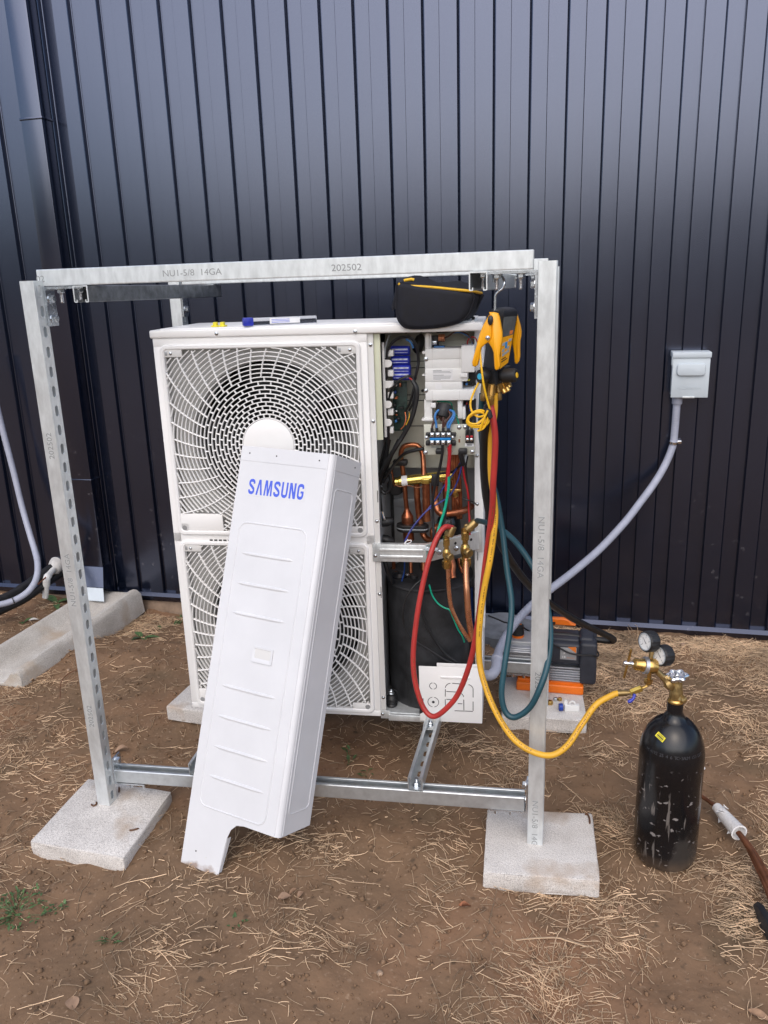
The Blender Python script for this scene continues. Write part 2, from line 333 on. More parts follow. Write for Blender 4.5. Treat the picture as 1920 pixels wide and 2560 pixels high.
# ------------------------------------------------------------------ ground
rs = np.random.RandomState(7); random.seed(7)
_W = [(rs.uniform(0, 6.28), f, rs.uniform(0, 6.28), a) for f, a, k in ((1.5, .006, 3), (4, .0045, 4), (11, .0026, 6), (28, .0024, 9), (66, .0016, 10), (110, .0008, 10)) for _ in range(k)]
def sstep(x, a, b): t = np.clip((x - a) / (b - a), 0, 1); return t * t * (3 - 2 * t)
def gz(x, y):
    x = np.asarray(x, float); y = np.asarray(y, float); h = np.zeros(np.broadcast(x, y).shape)
    fade = np.clip(1 - (np.hypot(x + .5, y) - 4) / 3, .0, 1)
    for d, f, p, a in _W: h = h + a * .75 * np.sin(f * (x * math.cos(d) + y * math.sin(d)) + p + .7 * np.sin(f * .6 * (y - x) + p))
    h = h * fade
    h = h - .022 * sstep(-x, .95, 1.25) * sstep(1.2 - y, 0, 1)
    h = h - .085 * sstep(y, .9, 1.5) * np.exp(-((x + 1.75) / .55) ** 2) - .012 * sstep(y, 1., 1.5)
    h = h - .035 * sstep(x, -2.35, -2.30) * (1 - sstep(x, -2.09, -2.04)) * sstep(y, .62, .68)
    return h
def g1(x, y): return float(gz(x, y))
def axis(lo, hi, step, far):
    c = list(np.arange(lo, hi, step)); a = []; s = step; x = lo
    while x > -far: s *= 1.35; x -= s; a.append(x)
    b_ = []; s = step; x = c[-1]
    while x < far: s *= 1.35; x += s; b_.append(x)
    return np.array(a[::-1] + c + b_)
gx = axis(-3.2, 1.5, .022, 120); gy = axis(-1.3, 1.64, .022, 120)
X, Y = np.meshgrid(gx, gy); Z = gz(X, Y)
nx, ny = len(gx), len(gy)
vv = np.stack([X.ravel(), Y.ravel(), Z.ravel()], 1)
idx = np.arange(nx * ny).reshape(ny, nx); q = np.stack([idx[:-1, :-1].ravel(), idx[:-1, 1:].ravel(), idx[1:, 1:].ravel(), idx[1:, :-1].ravel()], 1)
def np_mesh(name, vv, faces, material, smooth=True):
    me = bpy.data.meshes.new(name); k = faces.shape[1]
    me.vertices.add(len(vv)); me.vertices.foreach_set('co', vv.astype(np.float32).ravel())
    me.loops.add(faces.size); me.loops.foreach_set('vertex_index', faces.astype(np.int32).ravel())
    me.polygons.add(len(faces)); me.polygons.foreach_set('loop_start', np.arange(0, faces.size, k, dtype=np.int32))
    me.update(calc_edges=True); me.validate()
    if smooth: me.shade_smooth()
    me.materials.append(MAT[material]); return me
go = link('ground', np_mesh('ground', vv, q, 'dirt')); go['kind'] = 'structure'

# ------------------------------------------------------------------ dry straw lying on the dirt
def noise2(x, y, f, seed):
    r = np.random.RandomState(seed); t = r.rand(64, 64); xi = x * f; yi = y * f
    x0 = np.floor(xi).astype(int); y0 = np.floor(yi).astype(int); fx = xi - x0; fy = yi - y0; fx = fx * fx * (3 - 2 * fx); fy = fy * fy * (3 - 2 * fy)
    a = t[x0 % 64, y0 % 64]; b_ = t[(x0 + 1) % 64, y0 % 64]; c = t[x0 % 64, (y0 + 1) % 64]; d = t[(x0 + 1) % 64, (y0 + 1) % 64]
    return (a * (1 - fx) + b_ * fx) * (1 - fy) + (c * (1 - fx) + d * fx) * fy
N0 = 330000
sx = rs.uniform(-3.1, 1.45, N0); sy = rs.uniform(-1.25, 1.57, N0)
dens = .55 * noise2(sx + 9, sy + 9, 2.3, 1) + .45 * noise2(sx + 5, sy + 3, 6.5, 2)
dens = np.clip((dens - .45) * 2.8, 0, 1) ** 1.5
reg = .16 + .55 * sstep(sx, -.3, .5) + .35 * sstep(-sy, .2, .7) + .38 * sstep(sy, 1.05, 1.45) + .35 * np.exp(-((sx + .45) / .3) ** 2 - ((sy - .45) / .25) ** 2)
reg = reg + .4 * np.exp(-((sx + .55) / .22) ** 2 - ((sy - .02) / .12) ** 2) - .12 * np.exp(-((sx + .9) / .5) ** 2 - ((sy - .5) / .5) ** 2)
keep = rs.rand(N0) < np.clip(dens * reg * 1.05 + .032, 0, 1)
PADS = [(-2.33, -2.05, .63, 1.6)]
for a, b_, c, d in PADS: keep &= ~((sx > a) & (sx < b_) & (sy > c) & (sy < d))
sx, sy = sx[keep], sy[keep]; NS = len(sx)
th = rs.uniform(0, 2 * math.pi, NS); flow = noise2(sx, sy, 3.1, 5) * 6.28; th = np.where(rs.rand(NS) < .5, flow + rs.normal(0, .5, NS), th)
ln = np.clip(rs.lognormal(-3.75, .68, NS), .004, .14); curv = np.where(rs.rand(NS) < .8, rs.normal(0, .22, NS), rs.normal(0, 1.0, NS)); lift = np.abs(rs.normal(0, .0045, NS)); tilt = rs.normal(0, .11, NS)
ra = rs.uniform(.00045, .00115, NS); K = 5; ts = np.linspace(-.5, .5, K); pv = []
PX = np.zeros((NS, K)); PY = np.zeros((NS, K)); 
for i, t in enumerate(ts):
    aa = th + curv * t; PX[:, i] = sx + ln * t * np.cos(aa); PY[:, i] = sy + ln * t * np.sin(aa)
PYc = np.minimum(PY, 1.6)
PZ = gz(PX, PYc) + lift[:, None] + ra[:, None] + tilt[:, None] * ln[:, None] * ts[None] + .25 * np.abs(tilt)[:, None] * ln[:, None]
D = np.stack([np.gradient(PX, axis=1), np.gradient(PYc, axis=1), np.zeros_like(PX)], -1); D /= np.linalg.norm(D, axis=-1, keepdims=True) + 1e-9
S_ = np.stack([-D[..., 1], D[..., 0], np.zeros_like(PX)], -1); P_ = np.stack([PX, PYc, PZ], -1); up = np.array([0, 0, 1.])
rings = np.stack([P_ + (S_ * math.cos(a) + up * math.sin(a)) * ra[:, None, None] for a in (math.pi / 2, math.pi * 7 / 6, math.pi * 11 / 6)], 2)   # NS,K,3,3
vv = rings.reshape(-1, 3); base = (np.arange(NS) * K * 3)[:, None]; fs = []
for i in range(K - 1):
    for k in range(3): fs.append(np.array([i * 3 + k, i * 3 + (k + 1) % 3, (i + 1) * 3 + (k + 1) % 3, (i + 1) * 3 + k]))
fc = (base[:, None, :] + np.array(fs)[None]).reshape(-1, 4)
st = link('dry_straw', np_mesh('dry_straw', vv, fc, 'straw')); st['kind'] = 'stuff'; st['label'] = 'dry tan straw and dead grass scattered over the brown dirt'
st['category'] = 'straw'
# loose crumbs of soil
NP = 34000; cx = rs.uniform(-3.1, 1.45, NP); cy = rs.uniform(-1.2, 1.55, NP); cr = np.clip(rs.lognormal(-6.15, .6, NP), .0008, .011)
o8 = np.array([(1, 0, 0), (0, 1, 0), (-1, 0, 0), (0, -1, 0), (0, 0, .8), (0, 0, -.6)], float); ft = np.array([(0, 1, 4), (1, 2, 4), (2, 3, 4), (3, 0, 4), (1, 0, 5), (2, 1, 5), (3, 2, 5), (0, 3, 5)])
vv = (np.stack([cx, cy, gz(cx, cy) + cr * .3], 1)[:, None, :] + o8[None] * cr[:, None, None] * rs.uniform(.6, 1.3, (NP, 6, 1))).reshape(-1, 3)
fc = (np.arange(NP)[:, None, None] * 6 + ft[None]).reshape(-1, 3)
so_ = link('soil_crumbs', np_mesh('soil_crumbs', vv, fc, 'dirt', False)); so_['kind'] = 'stuff'; so_['label'] = 'small crumbs of brown soil on the dirt ground'; so_['category'] = 'soil'

# ------------------------------------------------------------------ building: ribbed metal siding
YW = 1.635; PER = .1395; DEP = .021; X0 = -.689; WTOP = 4.4
bld = thing('metal_building', 'building clad in dark navy ribbed metal siding behind the equipment', 'building', (X0, YW, 0))
def panel_mesh():
    m = MB(); e = .0045
    # profile (x, y): recess, rising face, raised flat with rolled edges, falling face
    pr = [(0, 0), (.0035, -.0015), (.006, 0), (.0640, 0), (.0655, -DEP + .003), (.0675, -DEP), (.1355, -DEP), (.1375, -DEP + .003), (PER - .0005, -.0005)]
    zs = [.018, .6, 1.2, 1.8, 2.4, 3.2, WTOP]
    vs = [(x, y, z) for z in zs for x, y in pr]; n = len(pr)
    fs = [(k * n + i, k * n + i + 1, (k + 1) * n + i + 1, (k + 1) * n + i) for k in range(len(zs) - 1) for i in range(n - 1)]
    m.add(vs, fs); return m
p0 = panel_mesh().build('siding_panel', 'siding', bld, space='local', sharp=20)
for k in range(-32, 24):
    if k == 0: continue
    c = p0.copy(); COL.objects.link(c); c.parent = bld; c.location = (k * PER, 0, 0)
xa, xb = X0 - 32 * PER, X0 + 24 * PER
MB().prism([V(xa, 1.606, -.022), V(xa, 1.596, .006), V(xa, 1.613, .020), V(xa, 1.64, .020), V(xa, 1.64, -.022)], (xb - xa, 0, 0)).build('base_flashing', 'siding', bld)
MB().box((xa, 1.620, -.4), (xb, 1.80, -.023)).build('foundation', 'foundation', bld)
MB().box((xa, 1.6415, .0), (xb, 7.6, WTOP)).build('wall_core', 'roofing', bld)
MB().prism([V(xa - .2, 1.45, WTOP + .002), V(xa - .2, 4.6, WTOP + .7), V(xa - .2, 7.8, WTOP + .002)], (xb - xa + .4, 0, 0)).build('roof', 'roofing', bld)

# downspout and splash block
ds = thing('downspout', 'dark navy rectangular downspout with angled outlet above the splash block', 'downspout', (-2.28, 1.58, .1))
tb = MB(); tb.rmm((-2.333, 1.535, .155), (-2.226, 1.612, WTOP - .1), .006); tb.build('pipe', 'siding', ds)
a, b_, z0 = -2.336, -2.223, .175
el = MB(); q0 = [V(a, 1.532, z0), V(b_, 1.532, z0), V(b_, 1.614, z0), V(a, 1.614, z0)]; q1 = [V(a - .018, 1.492, .080), V(b_ + .014, 1.492, .080), V(b_ + .02, 1.575, .030), V(a - .018, 1.575, .030)]
el.add(q0 + q1, [(0, 1, 5, 4), (1, 2, 6, 5), (2, 3, 7, 6), (3, 0, 4, 7), (0, 3, 2, 1)]); el.build('outlet_elbow', 'siding', ds)
MB().add([V(a - .02, 1.488, .079), V(b_ + .015, 1.488, .079), V(b_ + .040, 1.445, .028), V(a - .02, 1.445, .028)], [(0, 1, 2, 3)]).add([V(a - .02, 1.488, .077), V(b_ + .015, 1.488, .077), V(b_ + .040, 1.445, .026), V(a - .02, 1.445, .026)], [(3, 2, 1, 0)]).build('outlet_lip', 'boxgrey', ds)
for zz in (.62, 2.25):
    MB().rmm((-2.3365, 1.532, zz), (-2.2225, 1.613, zz + .012), .002).build('strap', 'siding', ds)
sb = thing('splash_block', 'long weathered concrete splash block under the downspout', 'splash block', (-2.19, 1.1, 0))
m = MB(); xs = [-2.345, -2.335, -2.312, -2.290, -2.262, -2.240, -2.140, -2.118, -2.092, -2.070, -2.050, -2.042]; zt = [-.06, .048, .070, .068, .030, .018, .018, .030, .068, .070, .048, -.06]
ys = [.625, .640, .80, 1.0, 1.2, 1.4, 1.54, 1.575]; vs = []
for j, yy in enumerate(ys):
    for i, xx in enumerate(xs):
        zz = zt[i]; 
        if j in (0, len(ys) - 1): zz = zz - .006 if zz > 0 else zz
        if yy > 1.5 and .2 < i / 11 < .8: zz = max(zz, .045)
        vs.append((xx + .004 * math.sin(yy * 9 + i), yy + (.0 if j else .008 * math.cos(i * 2.)), zz - .016 * (1 if yy > 1.3 else yy / 1.3) + .003 * math.sin(yy * 13 + i * 1.7)))
n_ = len(xs); fs = [(j * n_ + i, j * n_ + i + 1, (j + 1) * n_ + i + 1, (j + 1) * n_ + i) for j in range(len(ys) - 1) for i in range(n_ - 1)]
fs += [tuple(range(n_))[::-1], tuple(range((len(ys) - 1) * n_, len(ys) * n_))]
m.add(vs, fs).build('trough', 'oldconcrete', sb, sharp=50)

# ------------------------------------------------------------------ concrete pavers
def paver(label, pts, z0, z1, top='paver'):
    c = sum((Vector((p[0], p[1], 0)) for p in pts), Vector()) / 4
    bm = bmesh.new(); vb = [bm.verts.new((p[0] - c.x, p[1] - c.y, 0)) for p in pts]; f = bm.faces.new(vb)
    r = bmesh.ops.extrude_face_region(bm, geom=[f]); 
    for v in r['geom']:
        if isinstance(v, bmesh.types.BMVert): v.co.z = z1 - z0
    bmesh.ops.recalc_face_normals(bm, faces=bm.faces)
    bmesh.ops.bevel(bm, geom=list(bm.edges), offset=.006, segments=2, profile=.6, affect='EDGES')
    bmesh.ops.triangulate(bm, faces=bm.faces); bmesh.ops.subdivide_edges(bm, edges=[e for e in bm.edges if e.calc_length() > .05], cuts=5, use_grid_fill=True)
    for v in bm.verts: v.co += Vector((random.uniform(-1, 1), random.uniform(-1, 1), random.uniform(-.4, .4))) * .0014
    me = bpy.data.meshes.new('paver'); bm.to_mesh(me); bm.free(); me.shade_smooth(); me.set_sharp_from_angle(angle=math.radians(40)); me.materials.append(MAT[top])
    o = link('concrete_paver', me); o.location = (c.x, c.y, z0); tag(o, label, 'paver', 'concrete pavers under the frame posts'); return o
paver('square concrete paver under the front right post, nearest the black cylinder', [(-.103, -.134), (.190, -.106), (.172, .166), (-.122, .130)], -.004, .05)
paver('square concrete paver under the front left post with millipedes on it', [(-1.382, -.228), (-1.078, -.240), (-1.092, .064), (-1.392, .078)], -.045, .025)
paver('concrete paver under the vacuum pump behind the right post', [(-.131, .652), (.159, .678), (.135, .972), (-.155, .945)], -.006, .05)
paver('concrete paver half hidden behind the lower left corner of the outdoor unit', [(-1.345, .512), (-1.06, .49), (-1.04, .79), (-1.325, .815)], -.012, .047)

# ------------------------------------------------------------------ strut frame
W = .0413; TH = .0027
def slot_wall(m, o, ax, sd, nrm, L, pitch=.0508):               # slotted back wall of a channel, centre line from o along ax
    ncell = max(1, round(L / pitch)); pitch = L / ncell; hw = W / 2 - .001; a, b_ = .0075, .0072
    arc = [(a + b_ * math.cos(t), b_ * math.sin(t)) for t in np.linspace(-math.pi / 2, math.pi / 2, 6)] + [(-a + b_ * math.cos(t), b_ * math.sin(t)) for t in np.linspace(math.pi / 2, math.pi * 1.5, 6)]
    hx = pitch / 2
    out = []
    for x, y in arc:
        s = min(hx / abs(x) if abs(x) > 1e-6 else 9e9, hw / abs(y) if abs(y) > 1e-6 else 9e9); out.append((x * s, y * s))
    for i, (x, y) in enumerate(out):                            # push the sector corners to the true corners
        pass
    cor = [(hx, -hw), (hx, hw), (-hx, hw), (-hx, -hw)]
    for c in cor:
        k = min(range(12), key=lambda i: (out[i][0] - c[0]) ** 2 + (out[i][1] - c[1]) ** 2); out[k] = c
    for k in range(ncell):
        c = o + ax * ((k + .5) * pitch)
        vs = [c + ax * x + sd * y for x, y in arc] + [c + ax * x + sd * y for x, y in out]; n = 12
        vs += [v - nrm * TH for v in vs[:n]] + [v - nrm * TH for v in vs[n:]]
        fs = []
        for i in range(n):
            j = (i + 1) % n; fs += [(i, j, n + j, n + i), (2 * n + j, 2 * n + i, 3 * n + i, 3 * n + j), (j, i, 2 * n + i, 2 * n + j)]
        m.add(vs, fs)
def channel(m, p0, p1, open_dir, slotted=False):
    p0 = Vector(p0); p1 = Vector(p1); ax = (p1 - p0); L = ax.length; ax.normalize(); o = Vector(open_dir); o = (o - ax * o.dot(ax)).normalized(); s = ax.cross(o)
    h = W / 2; t = TH; lip = .0095; ret = .007
    half = [(-h, -h), (-h, h), (-h + lip, h), (-h + lip, h - ret)]      # (side, open) outer half profile: side wall then lip
    prof_l = [(-h, -h + (t if slotted else 0)), (-h, h - .002), (-h + .002, h), (-h + lip - .001, h), (-h + lip, h - .001), (-h + lip, h - ret), (-h + lip - t, h - ret), (-h + lip - t, h - t), (-h + t, h - t), (-h + t, -h + t)]
    if slotted:
        for sg in (1, -1):
            P = [p0 + s * (x * sg) + o * y for x, y in prof_l]; m.prism(P, ax * L)
        slot_wall(m, p0 - o * h, ax, s, -o, L)
        for sg in (1, -1): m.prism([p0 + s * (x * sg) + o * y for x, y in ((-h, -h + t), (-h + .0002, -h + .0008), (-h + .0012, -h), (-h + .0012, -h + t))], ax * L)
    else:
        pr = [(-h + .002, -h), (-h, -h + .002)] + prof_l[1:] + [(-x, y) for x, y in prof_l[1:][::-1]] + [(h, -h + .002), (h - .002, -h)]
        P = [p0 + s * x + o * y for x, y in pr]; m.prism(P, ax * L)
    return m
fr = thing('strut_frame', 'galvanized slotted strut frame bolted around the outdoor unit', 'frame', (-.62, .37, .05))
def ch(name, p0, p1, od, slotted=False, material='galv'):
    return channel(MB(), p0, p1, od, slotted).build(name, material, fr, sharp=30)
XL, YL = -1.2847, -.0384; HW = W / 2; XRR = ony(1398, 679, .745).x - W; YR = .745
pFL = ch('post', (XL + HW, YL + HW, .025), (XL + HW, YL + HW, 1.554), (-1, 0, 0), True)
pFR = ch('post', (HW, HW, .05), (HW, HW, 1.5565), (1, 0, 0), True)
pRL = ch('post', (XL + HW - .003, YR + HW, .045), (XL + HW - .003, YR + HW, 1.55), (-1, 0, 0), True)
pRR = ch('post', (XRR + HW, YR + HW, .05), (XRR + HW, YR + HW, 1.55), (1, 0, 0), True)
ZB = 1.581
bF = ch('beam', (-1.2586, .0011 + HW, ZB - HW), (-.0116, .0011 + HW, ZB - HW), (0, 0, 1), True)
bR = ch('beam', (-1.235, YR + HW, ZB - HW - .006), (-.0116, YR + HW, ZB - HW - .006), (0, 0, 1), True)
for x in (-1.135, -.1315):
    ch('cross_channel', (x, -.004, ZB - W - HW - .001), (x, YR + .05, ZB - W - HW - .009), (0, 0, -1), False, 'galvdarkrefl' if x < -1 else 'galvdark')
    channel(MB(), (x, -.0065, ZB - W - HW - .001), (x, -.0042, ZB - W - HW - .001), (0, 0, -1)).build('cut_end', 'galv', fr)
    MB().bolt((x + .008, .022, ZB - W - .004), (0, 0, -1), .0095, .034).build('bolt', 'zinc', fr)
rF = ch('rail', (-1.238, HW, .1035), (-.010, HW, .170), (0, 0, 1), True, 'galvdark')
rR = ch('rail', (-1.238, YR + HW, .185), (XRR - .008, YR + HW, .193), (0, 0, 1), True, 'galvdark')
for x, s in ((-.305, 1), (-.965, 1)):
    zf = .1035 + (.170 - .1035) * (x + 1.238) / 1.228 + HW
    ch('cross_channel', (x, -.002, zf + HW + .001), (x - .012, YR + .045, .2145 + HW - .02), (0, 0, 1), True, 'galvdark')
    MB().bolt((x, .020, zf + .004), (0, 0, 1), .0095, .022).build('bolt', 'zinc', fr)
def bracket(corner, xd, y, zd, L1=.125, L2=.105, studs=True):   # L bracket: corner point on inner post face / beam face
    c = Vector(corner); t = .006; x = V(xd, 0, 0); z = V(0, 0, zd)
    m = MB(); y0, y1 = y + .0015, y + W - .0015
    pr = [c, c + x * L1, c + x * L1 + z * t, c + x * (t + .004) + z * t, c + x * t + z * (t + .004), c + x * t + z * L2, c + z * L2]
    P = [V(p.x, y0, p.z) for p in pr]; m.prism(P, (0, y1 - y0, 0)); o = m.build('bracket', 'zinc', fr)
    for k in (.038, .092): MB().bolt(c + x * k + z * t + V(0, y + HW - c.y, 0), z, .0098, .034).build('bolt', 'zinc', o)
    for k in (.030, .080): MB().bolt(c + z * k + x * t + V(0, y + HW - c.y, 0), x, .0098, 0).build('bolt', 'zinc', o)
bracket((-.0008, .0011, ZB - W - .0015), -1, .0011, -1)
bracket((XL + W + .0008, .0, ZB - W - .0015), 1, -.006, -1, .115, .098)
bracket((XRR - .001, YR, ZB - W - .0075), -1, YR, -1)
bracket((XL + W - .002, YR, ZB - W - .0075), 1, YR, -1)
def foot(corner, xd, y, slope=0):                               # L bracket under a rail end, studs pointing down
    c = Vector(corner); t = .005; m = MB(); x = V(xd, 0, slope)
    pr = [c, c + x * .10, c + x * .10 + V(0, 0, t), c + x * (t + .003) + V(0, 0, t), c + x * t + V(0, 0, t + .003), c + V(xd * t, 0, .088), c + V(0, 0, .088)]
    m.prism([V(p.x, y + .001, p.z) for p in pr], (0, W - .002, 0)); o = m.build('bracket', 'zinc', fr)
    for k in (.045, .085): MB().tube([c + x * k + V(0, HW, 0), c + x * k + V(0, HW, -.020)], .005, 8).build('stud', 'zinc', o)
    for k in (.074, .030): MB().bolt(c + V(xd * t, HW, k), (xd, 0, 0), .0098, 0).build('bolt', 'zinc', o)
foot((XL + W + .001, 0, .0750), 1, 0, .054)
foot((-.0008, 0, .1440), -1, 0, -.054)
foot((XRR - .001, YR, .1660), -1, YR)
# roll-printed marks on the strut
text('stamp', 'NU1-5/8  14GA', .0150, ony(480, 681, .0011), (1, 0, 0), (0, 0, 1), 'ink', bF, condense=1.12)
text('stamp', '202502', .0150, ony(866, 668.5, .0011), (1, 0, 0), (0, 0, 1), 'ink', bF, condense=1.15)
text('stamp', '02', .0150, ony(101, 697, .0011), (1, 0, 0), (0, 0, 1), 'ink', bF, condense=1.15)
for v, s in ((1370, 'NU1-5/8  14GA'), (1712, '202502'), (2066, 'NU1-5/8  14GA')):
    P = ony(1347 - (v - 1370) * .012, v, 0); text('stamp', s, .0150, V(.0195, 0, P.z), (0, 0, -1), (1, 0, 0), 'ink', pFR, condense=1.12)
for v, s in ((1115, '202502'), (1450, 'NU1-5/8  14GA'), (1790, '202502')):
    P = ony(120 + (v - 1115) * .15, v, YL); text('stamp', s, .0150, V(XL + .021, YL, P.z), (0, 0, 1), (-1, 0, 0), 'ink', pFL, condense=1.12)

# ------------------------------------------------------------------ outdoor unit (built in its own coordinates: x right, y depth, z up)
un = thing('outdoor_unit', 'white two-fan outdoor heat pump unit with its service bay open', 'heat pump', UO, UYAW)
UW, UD, UH = .940, .330, 1.207
def ub(name, m, material, parent=None, sharp=35): return m.build(name, material, parent or un, space='local', sharp=sharp)
def z6(x, y, d): return UP(900 + .20494 * x, 780 + .20494 * y, d)
def z7(x, y, d): return UP(920 + .19289 * x, 1100 + .19289 * y, d)
def z8(x, y, d): return UP(920 + .22905 * x, 1400 + .22905 * y, d)
FPW = .625                                                      # fan panel width
def screw(p, parent=None, r=.0042, ax=(0, -1, 0)):
    return ub('screw', MB().lathe([(r * 1.35, 0), (r * 1.35, .0008), (r, .001), (r * .95, .0025), (r * .6, .0034), (0.0008, .0036)], p, ax, 12), 'zinc', parent)
lid = ub('lid', MB().rmm((-.006, -.008, 1.184), (UW + .004, UD + .006, UH), .005, 3).rmm((.02, .012, UH - .001), (UW - .02, UD - .015, UH + .003), .0018), 'white')
for q_ in ((541, 834), (888, 829)):
    P = UP(*q_, -.009); screw((P.x, -.008, P.z), lid)
ub('side_panel', MB().rmm((-.001, .004, .012), (.0012, UD, 1.184), .0008), 'white')
ub('base_pan', MB().rmm((.004, .004, -.002), (UW - .004, UD - .004, .012), .003), 'galv')
ub('back_coil', MB().box((.002, UD - .022, .012), (UW - .30, UD - .002, 1.184)), 'coil')
# front fan panel: frame around two recessed grille openings
G = [(.020, .607, .596, 1.165), (.020, .607, .014, .576)]       # x0 x1 z0 z1 of the grille frames
FC = [(.325, .874), (.325, .300)]
m = MB()
def bar(x0, x1, z0, z1, d0=-.003, d1=.016): m.rmm((x0, d0, z0), (x1, d1, z1), .0025)
bar(0, FPW, 1.160, 1.184); bar(0, FPW, .570, .602); bar(0, FPW, 0, .020); bar(0, .026, .019, 1.161); bar(.600, FPW, .019, 1.161)
front = ub('front_panel', m, 'white')
ub('panel_flange', MB().rmm((FPW - .004, .004, .005), (FPW + .0165, .010, 1.183), .001), 'offwhite')
for v in (862, 1053, 1303, 1485, 1744):
    P = UP(924 + (v - 862) * .0345, v, .003); screw((FPW + .0085, .004, P.z))
for z0, z1 in ((.40, .435), (.70, .735)): ub('slot', MB().box((FPW + .0125, .0032, z0), (FPW + .0145, .0041, z1)), 'dark')
m = MB()
for k in range(22): m.rmm((.115 + k * .0145, -.0046, .5755), (.125 + k * .0145, -.0028, .5800), .0005, 1)
ub('vent_slots', m, 'dark', front)['kind'] = 'stuff'
def rrect(x0, x1, z0, z1, r, n=5):
    out = []
    for cx_, cz_, a0 in ((x1 - r, z1 - r, 0), (x0 + r, z1 - r, 90), (x0 + r, z0 + r, 180), (x1 - r, z0 + r, 270)):
        for k in range(n + 1): a = math.radians(a0 + 90 * k / n); out.append((cx_ + r * math.cos(a), cz_ + r * math.sin(a)))
    return out
def ring_strip(m, loops, d):                                    # loops: list of (list of (x,z), depth)
    n = len(loops[0][0]); vs = [(x, dd, z) for L, dd in loops for x, z in L]; fs = []
    for k in range(len(loops) - 1):
        for i in range(n): j = (i + 1) % n; fs.append((k * n + i, k * n + j, (k + 1) * n + j, (k + 1) * n + i))
    return m.add(vs, fs)
def grille(idx):
    x0, x1, z0, z1 = G[idx]; cx_, cz_ = FC[idx]; HUB = .0745
    root = ub('fan_grille', ring_strip(MB(), [(rrect(x0, x1, z0, z1, .018), -.002), (rrect(x0 + .001, x1 - .001, z0 + .001, z1 - .001, .018), -.010), (rrect(x0 + .003, x1 - .003, z0 + .003, z1 - .003, .017), -.0125),
             (rrect(x0 + .010, x1 - .010, z0 + .010, z1 - .010, .014), -.0125), (rrect(x0 + .013, x1 - .013, z0 + .013, z1 - .013, .012), -.010), (rrect(x0 + .014, x1 - .014, z0 + .014, z1 - .014, .012), .004)], 0), 'white', sharp=30)
    ix0, ix1, iz0, iz1 = x0 + .0135, x1 - .0135, z0 + .0135, z1 - .0135
    solid = [(ix0, ix0 + .052, iz1 - .020, iz1), (ix1 - .052, ix1, iz1 - .020, iz1), (ix0, ix0 + .022, iz0, iz0 + .022), (ix1 - .055, ix1, iz0, iz0 + .018)]
    if idx == 0: solid.append((ix0, ix0 + .130, iz0, iz0 + .052))
    else: solid[2] = (ix0, ix0 + .022, iz0, iz0 + .045)
    def inside(x, z):
        ok = (x > ix0) & (x < ix1) & (z > iz0) & (z < iz1)
        for a, b_, c, d in solid: ok &= ~((x > a) & (x < b_) & (z > c) & (z < d))
        return ok
    VV, FF = [], []; cnt = 0
    def seg(p, q, wd, d0, d1):                                  # arrays of points p,q (n,2): bars with bevelled fronts
        nonlocal cnt
        t = q - p; ln_ = np.linalg.norm(t, axis=1, keepdims=True); t = t / np.maximum(ln_, 1e-9); nn_ = np.stack([-t[:, 1], t[:, 0]], 1) * wd / 2
        p = p - t * .0004; q = q + t * .0004
        cs = []
        for P in (p, q):
            for s, d in ((1, d1), (1, d0 + .0012), (.45, d0), (-.45, d0), (-1, d0 + .0012), (-1, d1)):
                c = P + nn_ * s; cs.append(np.stack([c[:, 0], np.full(len(c), d), c[:, 1]], 1))
        v = np.stack(cs, 1); n = len(p); base_ = cnt + np.arange(n)[:, None] * 12
        VV.append(v.reshape(-1, 3)); FF.append(np.concatenate([base_ + np.array([k, k + 1, k + 7, k + 6]) for k in range(5)])); cnt += n * 12
    radii = [HUB + .0035 + .0118 * k for k in range(31)]
    SWR = .195
    for r in radii:
        n = max(40, int(2 * math.pi * r / .010)); a = np.linspace(0, 2 * math.pi, n + 1); p = np.stack([cx_ + r * np.cos(a), cz_ + r * np.sin(a)], 1)
        ok = inside(p[:, 0], p[:, 1]); ok = ok[:-1] & ok[1:]; seg(p[:-1][ok], p[1:][ok], 0.0029 if r < SWR else .0028, -.0105, -.003)
    nb = 30
    for k, r in enumerate(radii[:-1]):                          # staggered short bars inside
        if radii[k + 1] > SWR + .006: break
        a = (np.arange(nb) + .5 * (k % 2)) * 2 * math.pi / nb + .08 * k * 0
        p = np.stack([cx_ + r * np.cos(a), cz_ + r * np.sin(a)], 1); q_ = np.stack([cx_ + radii[k + 1] * np.cos(a), cz_ + radii[k + 1] * np.sin(a)], 1); seg(p, q_, .0034, -.0108, -.003)
    nv = 40; r_in = [r for r in radii if r < SWR + .006][-1]
    for k in range(nv):                                         # long swept vanes outside
        rr = np.linspace(r_in, .44, 44); a = 2 * math.pi * (k + .3) / nv - 1.05 * (rr - r_in) - 1.2 * (rr - r_in) ** 2
        p = np.stack([cx_ + rr * np.cos(a), cz_ + rr * np.sin(a)], 1); ok = inside(p[:, 0], p[:, 1]); ok = ok[:-1] & ok[1:]; seg(p[:-1][ok], p[1:][ok], .0032, -.0115, -.003)
    me = np_mesh('grille_bars', np.concatenate(VV), np.concatenate(FF), 'white', False); o = link('grille_bars', me, root); o['kind'] = 'stuff'
    ub('hub_cap', MB().lathe([(HUB + .001, .004), (HUB + .001, .0105), (HUB - .004, .0125), (.03, .0145), (0.001, .015)], (cx_, 0, cz_), (0, -1, 0), 48), 'white', root)
    for s, (a, b_, c, d) in enumerate(solid):
        ub('corner_plate', MB().rmm((a - .001, -.0098, c - .001), (b_ + .001, -.002, d + .001), .0015), 'offwhite' if s < 2 else 'white', root)
        if s < 2:
            sp = (a + .014 if s == 0 else b_ - .010); screw((sp + .006 * (1 - 2 * s), -.0098, (c + d) / 2), root, .0036)
            ub('screw_pocket', MB().rmm((a + .002, -.0102, c + .004), (a + .010, -.0096, d - .004), .0003), 'greypanel', root)
